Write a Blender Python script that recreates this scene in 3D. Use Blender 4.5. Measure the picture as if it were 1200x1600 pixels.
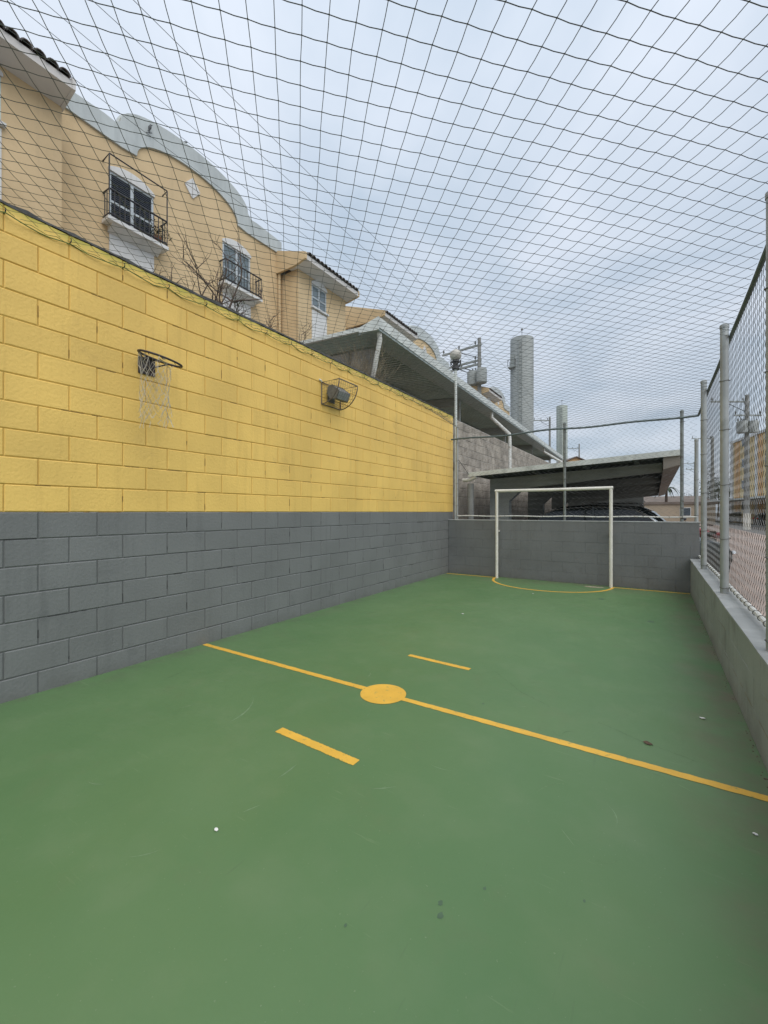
import bpy, math, random
from mathutils import Vector, Matrix
random.seed(7)
R = math.radians
for o in list(bpy.data.objects): bpy.data.objects.remove(o)
S = bpy.context.scene
C = S.collection

# ------------------------------------------------------------------ camera
FOC = 660.0; YAW = math.atan(424 / 660); CX, CZ = 3.908, 1.36
cam = bpy.data.cameras.new('camera'); cam.sensor_fit = 'HORIZONTAL'; cam.sensor_width = 36
cam.lens = 36 * FOC / 1200; cam.clip_start = 0.05; cam.clip_end = 2000
co = bpy.data.objects.new('camera', cam); C.objects.link(co)
co.location = (CX, 0, CZ); co.rotation_euler = (R(90), 0, YAW); S.camera = co

# ------------------------------------------------------------------ sky, sun, exposure
SUN_EL, SUN_AZ = R(55), R(-125)            # azimuth measured from +Y towards -X
sdir = Vector((-math.sin(SUN_AZ) * math.cos(SUN_EL), math.cos(SUN_AZ) * math.cos(SUN_EL), math.sin(SUN_EL)))
w = bpy.data.worlds.new('World'); S.world = w; w.use_nodes = True
nt = w.node_tree; nt.nodes.clear(); N = nt.nodes.new; K = nt.links.new
out = N('ShaderNodeOutputWorld'); bg = N('ShaderNodeBackground'); K(bg.outputs[0], out.inputs[0])
bg.inputs[1].default_value = 0.1
sky = N('ShaderNodeTexSky'); sky.sky_type = 'NISHITA'; sky.sun_disc = False
sky.sun_elevation = SUN_EL; sky.sun_rotation = -SUN_AZ; sky.dust_density = 2.0
tc = N('ShaderNodeTexCoord'); sep = N('ShaderNodeSeparateXYZ'); K(tc.outputs['Generated'], sep.inputs[0])
def wm(op, a, b=None, c=None):
    m = N('ShaderNodeMath'); m.operation = op
    for i, x in enumerate((a, b, c)):
        if x is None: continue
        if isinstance(x, (int, float)): m.inputs[i].default_value = x
        else: K(x, m.inputs[i])
    return m.outputs[0]
zz = wm('ADD', wm('MAXIMUM', sep.outputs[2], 0.0), 0.22)
cx_, cy_ = wm('DIVIDE', sep.outputs[0], zz), wm('DIVIDE', sep.outputs[1], zz)
cmb = N('ShaderNodeCombineXYZ'); K(cx_, cmb.inputs[0]); K(cy_, cmb.inputs[1])
n1 = N('ShaderNodeTexNoise'); n1.inputs['Scale'].default_value = 1.7; n1.inputs['Detail'].default_value = 6; n1.inputs['Roughness'].default_value = 0.5
n1.inputs['Distortion'].default_value = 0.4
K(cmb.outputs[0], n1.inputs['Vector'])
cr = N('ShaderNodeValToRGB'); K(n1.outputs[0], cr.inputs[0])
cr.color_ramp.elements[0].position = 0.32; cr.color_ramp.elements[0].color = (4.15, 5.0, 5.95, 1)
cr.color_ramp.elements[1].position = 0.70; cr.color_ramp.elements[1].color = (6.95, 7.4, 8.15, 1)
glow = wm('ADD', wm('MULTIPLY', wm('MAXIMUM', sep.outputs[2], 0.0), 0.47), 0.69)     # overcast: brighter towards the zenith
vs = N('ShaderNodeVectorMath'); vs.operation = 'SCALE'; K(cr.outputs[0], vs.inputs[0]); K(glow, vs.inputs['Scale'])
mx = N('ShaderNodeMix'); mx.data_type = 'RGBA'; mx.inputs[0].default_value = 0.86
K(sky.outputs[0], mx.inputs[6]); K(vs.outputs[0], mx.inputs[7]); K(mx.outputs[2], bg.inputs[0])

sl = bpy.data.lights.new('sun', 'SUN'); sl.energy = 1.5; sl.angle = R(70); sl.color = (1.0, 0.96, 0.9)
so = bpy.data.objects.new('sun', sl); C.objects.link(so)
so.rotation_euler = (-sdir).to_track_quat('-Z', 'Y').to_euler(); so.location = (0, 0, 30)
S.view_settings.view_transform = 'Standard'; S.view_settings.look = 'None'
S.view_settings.gamma = 1; S.view_settings.use_curve_mapping = False
S.view_settings.exposure = 0.5

# ------------------------------------------------------------------ materials
MATS = {}
def mat(name, col, rough=0.7, var=0.12, scale=6.0, bump=0.0, bscale=60.0, metal=0.0, spec=0.5, col2=None, stain=None, obj_var=0.0):
    """plain procedural surface: two tones mixed by noise, optional stain (colour, lo, hi, scale) and fine bump"""
    m = bpy.data.materials.new(name); m.use_nodes = True
    t = m.node_tree; b = t.nodes['Principled BSDF']; n = t.nodes.new; k = t.links.new
    b.inputs['Roughness'].default_value = rough; b.inputs['Metallic'].default_value = metal
    b.inputs['Specular IOR Level'].default_value = spec
    g = n('ShaderNodeNewGeometry')
    no = n('ShaderNodeTexNoise'); no.inputs['Scale'].default_value = scale; no.inputs['Detail'].default_value = 5
    k(g.outputs['Position'], no.inputs['Vector'])
    c2 = col2 or tuple(min(1, c * (1 + var)) for c in col)
    c1 = col if col2 else tuple(c * (1 - var) for c in col)
    mr = n('ShaderNodeMapRange'); mr.inputs[1].default_value = 0.35; mr.inputs[2].default_value = 0.65; k(no.outputs[0], mr.inputs[0])
    mi = n('ShaderNodeMix'); mi.data_type = 'RGBA'; k(mr.outputs[0], mi.inputs[0])
    mi.inputs[6].default_value = (*c1, 1); mi.inputs[7].default_value = (*c2, 1)
    last = mi.outputs[2]
    if stain:
        sc, lo, hi, ss = stain
        n2 = n('ShaderNodeTexNoise'); n2.inputs['Scale'].default_value = ss; n2.inputs['Detail'].default_value = 8; n2.inputs['Roughness'].default_value = 0.65
        k(g.outputs['Position'], n2.inputs['Vector'])
        m2 = n('ShaderNodeMapRange'); m2.inputs[1].default_value = lo; m2.inputs[2].default_value = hi; k(n2.outputs[0], m2.inputs[0])
        x = n('ShaderNodeMix'); x.data_type = 'RGBA'; k(m2.outputs[0], x.inputs[0]); k(last, x.inputs[6]); x.inputs[7].default_value = (*sc, 1)
        last = x.outputs[2]
    if obj_var:
        oi = n('ShaderNodeObjectInfo'); m3 = n('ShaderNodeMapRange'); m3.inputs[3].default_value = 1 - obj_var; m3.inputs[4].default_value = 1 + obj_var
        k(oi.outputs['Random'], m3.inputs[0]); v = n('ShaderNodeVectorMath'); v.operation = 'SCALE'; k(last, v.inputs[0]); k(m3.outputs[0], v.inputs['Scale'])
        last = v.outputs[0]
    k(last, b.inputs['Base Color'])
    if bump:
        n3 = n('ShaderNodeTexNoise'); n3.inputs['Scale'].default_value = bscale; n3.inputs['Detail'].default_value = 6
        k(g.outputs['Position'], n3.inputs['Vector'])
        bp = n('ShaderNodeBump'); bp.inputs['Strength'].default_value = bump; bp.inputs['Distance'].default_value = 0.01
        k(n3.outputs[0], bp.inputs['Height']); k(bp.outputs[0], b.inputs['Normal'])
    MATS[name] = m; m['nodes_last'] = ''
    return m
def add_streak(m, col, lo, hi, amt, sc=(9, 9, .7)):
    t = m.node_tree; b = t.nodes['Principled BSDF']; n = t.nodes.new; k = t.links.new
    src = b.inputs['Base Color'].links[0].from_socket
    g = n('ShaderNodeNewGeometry'); mp = n('ShaderNodeMapping'); mp.inputs['Scale'].default_value = sc; k(g.outputs['Position'], mp.inputs[0])
    no = n('ShaderNodeTexNoise'); no.inputs['Scale'].default_value = 1.0; no.inputs['Detail'].default_value = 7; no.inputs['Roughness'].default_value = .65; k(mp.outputs[0], no.inputs['Vector'])
    mr = n('ShaderNodeMapRange'); mr.inputs[1].default_value = lo; mr.inputs[2].default_value = hi; mr.inputs[4].default_value = amt; k(no.outputs[0], mr.inputs[0])
    x = n('ShaderNodeMix'); x.data_type = 'RGBA'; k(mr.outputs[0], x.inputs[0]); k(src, x.inputs[6]); x.inputs[7].default_value = (*col, 1)
    k(x.outputs[2], b.inputs['Base Color'])
def glassmat(name, col, rough=0.06):
    m = mat(name, col, rough, 0.15, 1.5, spec=0.5); return m

YEL = mat('yellow_paint', (0.84, 0.562, 0.15), 0.62, 0.07, 1.3, bump=0.35, bscale=42, obj_var=0.045, stain=((0.62, 0.41, 0.12), 0.60, 0.82, 2.2))
add_streak(YEL, (0.60, 0.39, 0.10), .52, .74, .45)
# algae tint with ragged lower edge along the weathered top of the wall
def add_algae(m, z0, z1, col):
    t = m.node_tree; b = t.nodes['Principled BSDF']; n = t.nodes.new; k = t.links.new
    src = b.inputs['Base Color'].links[0].from_socket
    g = n('ShaderNodeNewGeometry'); sx = n('ShaderNodeSeparateXYZ'); k(g.outputs['Position'], sx.inputs[0])
    no = n('ShaderNodeTexNoise'); no.inputs['Scale'].default_value = 7; no.inputs['Detail'].default_value = 6; k(g.outputs['Position'], no.inputs['Vector'])
    a = n('ShaderNodeMath'); a.operation = 'MULTIPLY_ADD'; k(no.outputs[0], a.inputs[0]); a.inputs[1].default_value = 0.16; k(sx.outputs[2], a.inputs[2])
    mr = n('ShaderNodeMapRange'); mr.inputs[1].default_value = z0; mr.inputs[2].default_value = z1; mr.inputs[4].default_value = 0.75; k(a.outputs[0], mr.inputs[0])
    x = n('ShaderNodeMix'); x.data_type = 'RGBA'; k(mr.outputs[0], x.inputs[0]); k(src, x.inputs[6]); x.inputs[7].default_value = (*col, 1)
    k(x.outputs[2], b.inputs['Base Color'])
add_algae(YEL, 3.56, 3.63, (0.46, 0.44, 0.07))
GREY = mat('grey_paint', (0.178, 0.184, 0.182), 0.55, 0.06, 1.6, bump=0.3, bscale=42, obj_var=0.035, stain=((0.13, 0.135, 0.135), 0.60, 0.8, 2.5))
GREYB = mat('grey_wall_paint', (0.155, 0.162, 0.162), 0.6, 0.07, 2.0, bump=0.3, bscale=35, obj_var=0.015, stain=((0.12, 0.12, 0.118), 0.57, 0.78, 3))
GREYR = mat('lightened_grey_wall_paint', (0.31, 0.325, 0.315), 0.6, 0.08, 2.0, bump=0.3, bscale=35, obj_var=0.015, stain=((0.22, 0.22, 0.21), 0.53, 0.72, 3))  # base colour lightened to make up for the wall facing away from the sun
CAPM = mat('grey_cap_paint', (0.34, 0.355, 0.35), 0.6, 0.12, 4.0, bump=0.3, bscale=30, stain=((0.45, 0.46, 0.45), 0.56, 0.66, 3.5))
def add_grime(m, top, col):
    t = m.node_tree; b = t.nodes['Principled BSDF']; n = t.nodes.new; k = t.links.new
    src = b.inputs['Base Color'].links[0].from_socket
    g = n('ShaderNodeNewGeometry'); sx = n('ShaderNodeSeparateXYZ'); k(g.outputs['Position'], sx.inputs[0])
    no = n('ShaderNodeTexNoise'); no.inputs['Scale'].default_value = 5; no.inputs['Detail'].default_value = 8; no.inputs['Roughness'].default_value = .7; k(g.outputs['Position'], no.inputs['Vector'])
    a = n('ShaderNodeMath'); a.operation = 'MULTIPLY_ADD'; k(no.outputs[0], a.inputs[0]); a.inputs[1].default_value = 0.35; k(sx.outputs[2], a.inputs[2])
    mr = n('ShaderNodeMapRange'); mr.inputs[1].default_value = top + .175; mr.inputs[2].default_value = .13; mr.inputs[4].default_value = 0.4; k(a.outputs[0], mr.inputs[0])
    x = n('ShaderNodeMix'); x.data_type = 'RGBA'; k(mr.outputs[0], x.inputs[0]); k(src, x.inputs[6]); x.inputs[7].default_value = (*col, 1)
    k(x.outputs[2], b.inputs['Base Color'])
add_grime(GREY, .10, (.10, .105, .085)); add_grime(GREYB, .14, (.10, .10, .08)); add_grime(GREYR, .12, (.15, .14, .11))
YMORT = mat('yellow_joint', (0.58, 0.37, 0.085), 0.8, 0.1, 5)
GMORT = mat('grey_joint', (0.13, 0.135, 0.135), 0.8, 0.1, 5)
COPE = mat('dark_coping', (0.05, 0.052, 0.05), 0.9, 0.3, 9, bump=0.5, bscale=50)
RAW = mat('raw_block', (0.36, 0.32, 0.27), 0.95, 0.2, 3, bump=0.9, bscale=45, obj_var=0.16, stain=((0.20, 0.17, 0.14), 0.5, 0.7, 5))
RAWM = mat('raw_mortar', (0.42, 0.40, 0.36), 0.95, 0.2, 8, bump=0.6, bscale=60)
CONC = mat('concrete', (0.24, 0.245, 0.235), 0.85, 0.12, 2, bump=0.4, bscale=30, stain=((0.15, 0.15, 0.14), 0.55, 0.75, 1.2))
CONCD = mat('concrete_grey_beam', (0.27, 0.295, 0.285), 0.75, 0.1, 2, bump=0.2, bscale=25)
TOWER = mat('tower_concrete', (0.30, 0.32, 0.31), 0.85, 0.08, 0.4, stain=((0.22, 0.24, 0.24), 0.5, 0.75, 0.3))
TOWER2 = mat('tower_pale', (0.36, 0.40, 0.36), 0.85, 0.08, 0.4)
LINE = mat('yellow_line_paint', (0.72, 0.42, 0.055), 0.55, 0.06, 7, stain=((0.36, 0.30, 0.09), 0.585, 0.67, 24))
WHITE = mat('white_paint', (0.72, 0.70, 0.63), 0.45, 0.06, 9, stain=((0.50, 0.45, 0.35), 0.60, 0.75, 8))
WHITEB = mat('white_render', (0.66, 0.66, 0.65), 0.8, 0.06, 2, stain=((0.42, 0.42, 0.40), 0.58, 0.8, 1.5))
BAND = mat('pale_grey_render', (0.50, 0.54, 0.54), 0.85, 0.06, 1.2, stain=((0.40, 0.43, 0.43), 0.5, 0.75, 1.0))
SOFF = mat('pale_soffit', (0.62, 0.60, 0.58), 0.8, 0.05, 2)
PEACH = mat('peach_render', (0.63, 0.475, 0.28), 0.9, 0.06, 0.8, bump=0.25, bscale=35, stain=((0.50, 0.37, 0.21), 0.50, 0.75, 0.9))
PEACH2 = mat('yellow_render', (0.66, 0.52, 0.29), 0.9, 0.06, 0.8)
TILE = mat('clay_tile_grey', (0.11, 0.095, 0.085), 0.9, 0.3, 5, bump=0.5, bscale=40, obj_var=0.25)
IRON = mat('black_iron', (0.025, 0.025, 0.03), 0.55, 0.2, 12)
RUSTY = mat('dark_rim_paint', (0.035, 0.028, 0.03), 0.6, 0.25, 20, stain=((0.10, 0.05, 0.03), 0.6, 0.75, 15))
GALV = mat('galvanised_steel', (0.36, 0.38, 0.375), 0.45, 0.10, 5, metal=0.35, stain=((0.25, 0.26, 0.25), 0.55, 0.72, 6))
GALVD = mat('weathered_pipe', (0.20, 0.22, 0.21), 0.6, 0.2, 14, metal=0.2, stain=((0.09, 0.08, 0.07), 0.54, 0.66, 12))
PIPEW = mat('white_pipe', (0.66, 0.66, 0.62), 0.5, 0.08, 8, stain=((0.26, 0.20, 0.14), 0.58, 0.68, 9))
RAILD = mat('dark_green_rail', (0.10, 0.13, 0.13), 0.6, 0.2, 12)
WIRE = mat('fence_wire', (0.12, 0.12, 0.11), 0.6, 0.25, 20)
WIREL = mat('galvanised_wire', (0.16, 0.17, 0.165), 0.5, 0.2, 20, metal=0.3)
TWINE = mat('net_twine', (0.15, 0.16, 0.17), 0.75, 0.2, 15)
CORD = mat('green_cord', (0.14, 0.19, 0.05), 0.8, 0.3, 15)
STRING = mat('white_string', (0.52, 0.48, 0.40), 0.85, 0.15, 20)
PLAST = mat('floodlight_housing', (0.15, 0.155, 0.15), 0.55, 0.2, 15)
LENS = mat('lamp_glass', (0.30, 0.32, 0.32), 0.15, 0.1, 15)
GLOBE = mat('opal_globe', (0.46, 0.44, 0.39), 0.3, 0.06, 8)
SHEETU = mat('canopy_sheet', (0.33, 0.42, 0.40), 0.55, 0.12, 1.2, metal=0.1, obj_var=0.05)
SHEETL = mat('carport_sheet', (0.06, 0.08, 0.072), 0.6, 0.12, 1.2)
FASC = mat('gutter_paint', (0.30, 0.35, 0.345), 0.5, 0.06, 1.0)
FLASH = mat('white_flashing', (0.60, 0.63, 0.60), 0.5, 0.08, 3, stain=((0.42, 0.44, 0.41), 0.56, 0.7, 4))
BEIGE = mat('beige_fascia', (0.24, 0.215, 0.185), 0.8, 0.06, 1.0)
GLASS = glassmat('window_glass', (0.07, 0.085, 0.10))
GLASS2 = glassmat('window_glass_pale', (0.16, 0.20, 0.22))
ALU = mat('aluminium', (0.48, 0.52, 0.54), 0.4, 0.06, 5, metal=0.2)
LOUV = mat('dark_louvre', (0.055, 0.065, 0.085), 0.5, 0.1, 5)
BARK = mat('dry_twig', (0.085, 0.06, 0.045), 0.95, 0.3, 12)
BRUSH = mat('dry_brush', (0.30, 0.25, 0.17), 0.95, 0.3, 12)
LEAF = mat('leaf', (0.05, 0.085, 0.03), 0.7, 0.4, 3, obj_var=0.2)
LEAFD = mat('dark_leaf', (0.03, 0.048, 0.025), 0.8, 0.4, 3)
PAPER = mat('paper_scrap', (0.75, 0.75, 0.72), 0.8, 0.03, 9)
DRYLEAF = mat('dry_leaf', (0.10, 0.065, 0.04), 0.8, 0.2, 40)
SCUFF = mat('scuffed_paint', (0.17, 0.255, 0.14), 0.7, 0.2, 30)
SPOT = mat('dark_drip', (0.07, 0.125, 0.07), 0.5, 0.1, 20)
CHIP = mat('worn_concrete', (0.30, 0.27, 0.19), 0.9, 0.15, 9)
FEATH = mat('grey_feather', (0.09, 0.095, 0.10), 0.8, 0.2, 30)
BLACKC = mat('black_car_paint', (0.012, 0.014, 0.016), 0.2, 0.1, 2, spec=0.7)
DARKC = mat('dark_grey_car_paint', (0.03, 0.04, 0.042), 0.22, 0.1, 2, spec=0.7)
SILVC = mat('silver_car_paint', (0.42, 0.43, 0.44), 0.3, 0.05, 2, metal=0.4)
WHITC = mat('white_car_paint', (0.70, 0.70, 0.69), 0.3, 0.03, 2)
CGLASS = glassmat('car_glass', (0.015, 0.02, 0.022), 0.05)
CHROME = mat('chrome', (0.65, 0.67, 0.68), 0.15, 0.04, 5, metal=0.9)
RUBBER = mat('rubber', (0.02, 0.02, 0.02), 0.85, 0.15, 10)
REDP = mat('red_paint', (0.36, 0.015, 0.025), 0.3, 0.1, 5)
REDL = mat('red_lamp', (0.35, 0.02, 0.02), 0.2, 0.1, 5)
PALEL = mat('headlamp', (0.75, 0.75, 0.72), 0.15, 0.05, 5)
PAVE = mat('pink_paving', (0.33, 0.255, 0.215), 0.9, 0.12, 0.6, bump=0.3, bscale=8, stain=((0.24, 0.19, 0.16), 0.5, 0.75, 0.35))
GRND = mat('asphalt', (0.13, 0.12, 0.11), 0.9, 0.2, 0.5, bump=0.3, bscale=15)
HOUSEW = mat('beige_house_render', (0.33, 0.27, 0.20), 0.9, 0.08, 0.6)
ORANGE = mat('orange_render', (0.60, 0.37, 0.18), 0.9, 0.08, 0.6)
ROOFB = mat('brown_roof', (0.16, 0.13, 0.11), 0.9, 0.15, 0.8)

add_streak(PEACH, (0.47, 0.36, 0.22), .54, .76, .5, (3, 3, .25)); add_streak(BAND, (.33, .36, .36), .5, .72, .6, (4, 4, .4)); add_streak(WHITEB, (.4, .4, .38), .54, .74, .5, (7, 7, .6))
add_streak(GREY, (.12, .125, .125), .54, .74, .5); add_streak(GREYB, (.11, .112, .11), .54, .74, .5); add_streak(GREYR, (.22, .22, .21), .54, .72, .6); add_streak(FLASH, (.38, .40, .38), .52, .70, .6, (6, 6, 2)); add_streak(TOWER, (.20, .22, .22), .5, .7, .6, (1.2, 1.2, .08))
# court paint: glossy-ish green, patchy, dusty, brown where dirt gathers
def court_mat():
    m = bpy.data.materials.new('green_court_paint'); m.use_nodes = True
    t = m.node_tree; b = t.nodes['Principled BSDF']; n = t.nodes.new; k = t.links.new
    g = n('ShaderNodeNewGeometry')
    def noise(s, d=6, r=0.55, vec=None):
        q = n('ShaderNodeTexNoise'); q.inputs['Scale'].default_value = s; q.inputs['Detail'].default_value = d; q.inputs['Roughness'].default_value = r
        k(vec or g.outputs['Position'], q.inputs['Vector']); return q.outputs[0]
    def rng(v, lo, hi, a=0.0, c=1.0):
        q = n('ShaderNodeMapRange'); q.inputs[1].default_value = lo; q.inputs[2].default_value = hi; q.inputs[3].default_value = a; q.inputs[4].default_value = c
        k(v, q.inputs[0]); return q.outputs[0]
    def mixc(f, a, c):
        q = n('ShaderNodeMix'); q.data_type = 'RGBA'; k(f, q.inputs[0])
        if isinstance(a, tuple): q.inputs[6].default_value = (*a, 1)
        else: k(a, q.inputs[6])
        q.inputs[7].default_value = (*c, 1); return q.outputs[2]
    col = mixc(rng(noise(0.55), 0.36, 0.64), (0.086, 0.174, 0.067), (0.108, 0.193, 0.080))
    col = mixc(rng(noise(3.1, 8), 0.50, 0.8, 0, 0.3), col, (0.165, 0.225, 0.12))       # dusty patches
    col = mixc(rng(noise(1.7, 8, 0.7), 0.56, 0.8, 0, 0.35), col, (0.135, 0.155, 0.08))   # brown dirt
    mp = n('ShaderNodeMapping'); mp.inputs['Scale'].default_value = (2.0, 26.0, 1); mp.inputs['Rotation'].default_value = (0, 0, 0.5); k(g.outputs['Position'], mp.inputs[0])
    col = mixc(rng(noise(1.5, 4, 0.6, mp.outputs[0]), 0.66, 0.74, 0, 0.35), col, (0.20, 0.28, 0.15))   # long faint scrapes
    mp2 = n('ShaderNodeMapping'); mp2.inputs['Scale'].default_value = (30.0, 2.2, 1); mp2.inputs['Rotation'].default_value = (0, 0, -0.35); k(g.outputs['Position'], mp2.inputs[0])
    col = mixc(rng(noise(1.3, 4, 0.6, mp2.outputs[0]), 0.67, 0.75, 0, 0.3), col, (0.075, 0.12, 0.06))
    col = mixc(rng(noise(70, 2), 0.70, 0.76, 0, 0.5), col, (0.22, 0.28, 0.17))     # grit specks
    # dirt swept up against the side wall and the far wall, ragged
    sx = n('ShaderNodeSeparateXYZ'); k(g.outputs['Position'], sx.inputs[0])
    def edge(sock, pos, reach):
        q = n('ShaderNodeMapRange'); q.inputs[1].default_value = pos - reach; q.inputs[2].default_value = pos; k(sock, q.inputs[0]); return q.outputs[0]
    def mul(a, c):
        q = n('ShaderNodeMath'); q.operation = 'MULTIPLY'; k(a, q.inputs[0])
        if isinstance(c, float): q.inputs[1].default_value = c
        else: k(c, q.inputs[1])
        return q.outputs[0]
    col = mixc(mul(edge(sx.outputs[0], 4.40, .45), rng(noise(2.6, 8, .7), .40, .66)), col, (0.15, 0.13, 0.085))
    col = mixc(mul(edge(sx.outputs[1], 8.75, .9), rng(noise(2.1, 8, .7), .42, .70)), col, (0.13, 0.14, 0.085))
    col = mixc(mul(edge(sx.outputs[0], -0.0, -.30), rng(noise(3.3, 8, .7), .46, .72)), col, (0.10, 0.12, 0.075))
    k(col, b.inputs['Base Color'])
    k(rng(noise(2.3), 0.3, 0.7, 0.45, 0.62), b.inputs['Roughness'])
    bp = n('ShaderNodeBump'); bp.inputs['Strength'].default_value = 0.10; bp.inputs['Distance'].default_value = 0.01
    k(noise(28, 8), bp.inputs['Height']); k(bp.outputs[0], b.inputs['Normal'])
    return m
COURT = court_mat()

# ------------------------------------------------------------------ mesh helpers
def wloc(o):
    v = Vector((0, 0, 0))
    while o: v += o.location; o = o.parent
    return v
class MB:
    def __init__(s): s.v = []; s.f = []; s.sm = []
    def box(s, x0, x1, y0, y1, z0, z1):
        i = len(s.v)
        s.v += [(x, y, z) for z in (z0, z1) for y in (y0, y1) for x in (x0, x1)]
        s.f += [tuple(i + q for q in f) for f in ((0, 2, 3, 1), (4, 5, 7, 6), (0, 1, 5, 4), (2, 6, 7, 3), (0, 4, 6, 2), (1, 3, 7, 5))]
        return s
    def prism(s, pts, a0, a1, axis='x'):
        """extrude a closed 2-D outline; axis x: pts are (y,z); y: (x,z); z: (x,y)"""
        i = len(s.v); n = len(pts)
        mk = {'x': lambda p, a: (a, p[0], p[1]), 'y': lambda p, a: (p[0], a, p[1]), 'z': lambda p, a: (p[0], p[1], a)}[axis]
        s.v += [mk(p, a0) for p in pts] + [mk(p, a1) for p in pts]
        s.f += [tuple(i + q for q in range(n)), tuple(i + n + q for q in reversed(range(n)))]
        s.f += [(i + q, i + (q + 1) % n, i + n + (q + 1) % n, i + n + q) for q in range(n)]
        return s
    def tube(s, pts, r, n=8, closed=False, caps=True):
        pts = [Vector(p) for p in pts]; m = len(pts); rs = r if isinstance(r, (list, tuple)) else [r] * m
        i = len(s.v); up = None
        for k in range(m):
            if closed: t = pts[(k + 1) % m] - pts[k - 1]
            else: t = pts[min(k + 1, m - 1)] - pts[max(k - 1, 0)]
            t.normalize()
            if up is None:
                up = Vector((0, 0, 1)) if abs(t.z) < 0.9 else Vector((1, 0, 0))
            a = t.cross(up)
            if a.length < 1e-4: a = t.cross(Vector((1, 0, 0.3)))
            a.normalize(); b = t.cross(a); up = -b if False else up
            for q in range(n):
                w_ = 2 * math.pi * q / n
                p = pts[k] + (a * math.cos(w_) + b * math.sin(w_)) * rs[k]
                s.v.append(tuple(p))
        for k in range(m if closed else m - 1):
            k2 = (k + 1) % m
            for q in range(n):
                q2 = (q + 1) % n
                s.f.append((i + k * n + q, i + k * n + q2, i + k2 * n + q2, i + k2 * n + q))
        if caps and not closed:
            s.f.append(tuple(i + q for q in reversed(range(n)))); s.f.append(tuple(i + (m - 1) * n + q for q in range(n)))
        return s
    def lathe(s, prof, n=24, c=(0, 0, 0), axis='z'):
        i = len(s.v)
        for r, h in prof:
            for q in range(n):
                a = 2 * math.pi * q / n; x, y = r * math.cos(a), r * math.sin(a)
                p = {'z': (x, y, h), 'y': (x, h, y), 'x': (h, x, y)}[axis]
                s.v.append((c[0] + p[0], c[1] + p[1], c[2] + p[2]))
        for k in range(len(prof) - 1):
            for q in range(n):
                q2 = (q + 1) % n
                s.f.append((i + k * n + q, i + k * n + q2, i + (k + 1) * n + q2, i + (k + 1) * n + q))
        s.f.append(tuple(i + q for q in reversed(range(n)))); s.f.append(tuple(i + (len(prof) - 1) * n + q for q in range(n)))
        return s
    def grid(s, rows, close_u=False):
        i = len(s.v); m = len(rows[0])
        for r in rows: s.v += [tuple(p) for p in r]
        for a in range(len(rows) - 1):
            for b in range(m - 1 + (1 if close_u else 0)):
                b2 = (b + 1) % m
                s.f.append((i + a * m + b, i + a * m + b2, i + (a + 1) * m + b2, i + (a + 1) * m + b))
        return s
    def face(s, pts):
        i = len(s.v); s.v += [tuple(p) for p in pts]; s.f.append(tuple(range(i, i + len(pts)))); return s
    def mesh(s, name, m, smooth=False, off=Vector((0, 0, 0))):
        me = bpy.data.meshes.new(name)
        me.from_pydata([(x - off.x, y - off.y, z - off.z) for x, y, z in s.v], [], s.f); me.materials.append(m)
        if smooth:
            me.polygons.foreach_set('use_smooth', [True] * len(me.polygons))
            me.set_sharp_from_angle(angle=R(40))
        me.update(); return me
    def build(s, name, m, parent=None, smooth=False, bevel=0.0):
        off = wloc(parent) if parent else Vector((0, 0, 0))
        o = bpy.data.objects.new(name, s.mesh(name, m, smooth, off)); C.objects.link(o); o.parent = parent
        if bevel:
            bm = o.modifiers.new('bevel', 'BEVEL'); bm.width = bevel; bm.segments = 2; bm.limit_method = 'ANGLE'
        return o
def tag(o, label, cat, group=None, kind=None):
    if label: o['label'] = label
    if cat: o['category'] = cat
    if group: o['group'] = group
    if kind: o['kind'] = kind
    return o
def thing(name, loc, label, cat, group=None):
    o = bpy.data.objects.new(name, None); C.objects.link(o); o.location = loc; o.empty_display_size = 0.1
    return tag(o, label, cat, group)
def inst(name, me, parent, loc, rotz=0):
    o = bpy.data.objects.new(name, me); C.objects.link(o); o.parent = parent; o.location = loc
    if rotz: o.rotation_euler = (0, 0, rotz)
    return o
def copy_tree(o, parent=None):
    c = o.copy(); C.objects.link(c); c.parent = parent
    for ch in list(o.children): copy_tree(ch, c)
    return c
def struct(o): o['kind'] = 'structure'; return o
def at(px, py, z):
    """point on the photograph's sight line at depth z metres (used to read off real positions)"""
    r = (px - 600) / FOC; s, c = math.sin(YAW), math.cos(YAW)
    return Vector((CX - s * z + c * r * z, c * z + s * r * z, CZ + (799 - py) / FOC * z))
BEZ = lambda a, b, t: a + (b - a) * t

# ------------------------------------------------------------------ the ground and the court
L0, L1 = -3.4, 8.75          # court length (y), court width 0..4.40 (x)
WID = 4.40
struct(MB().box(-400, 400, -60, 900, -0.6, -0.06).build('ground', GRND))
struct(MB().box(4.6, 9.5, -6, 140, -0.058, -0.05).build('paved_yard', PAVE))
struct(MB().box(-18, -.21, -20, 60, -0.058, -0.05).build('bounce_paving', mat('bounce_concrete', (0.34, 0.33, 0.31), 0.9, 0.12, 0.8)))  # unseen pale sheet added to bounce light up under the canopy
struct(MB().box(0.0, 4.59, 9.0, 40, -0.058, -0.052).build('carport_paving', mat('carport_concrete', (0.09, 0.085, 0.08), 0.9, 0.15, 1.0)))
# the court slab as a fine sheet, very slightly uneven
fl = MB(); rows = []
for j in range(62):
    y = L0 + (L1 + 0.05 - L0) * j / 61
    rows.append([(-0.05 + (WID + 0.1) * i / 24, y, 0.0) for i in range(25)])
fl.grid(rows); court = struct(fl.build('court_floor', COURT, smooth=True))
court['label'] = 'green painted concrete floor of the small ball court'
struct(MB().box(-0.15, WID + 0.1, L0, L1 + 0.1, -0.3, -0.012).build('court_slab', CONC))

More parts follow.
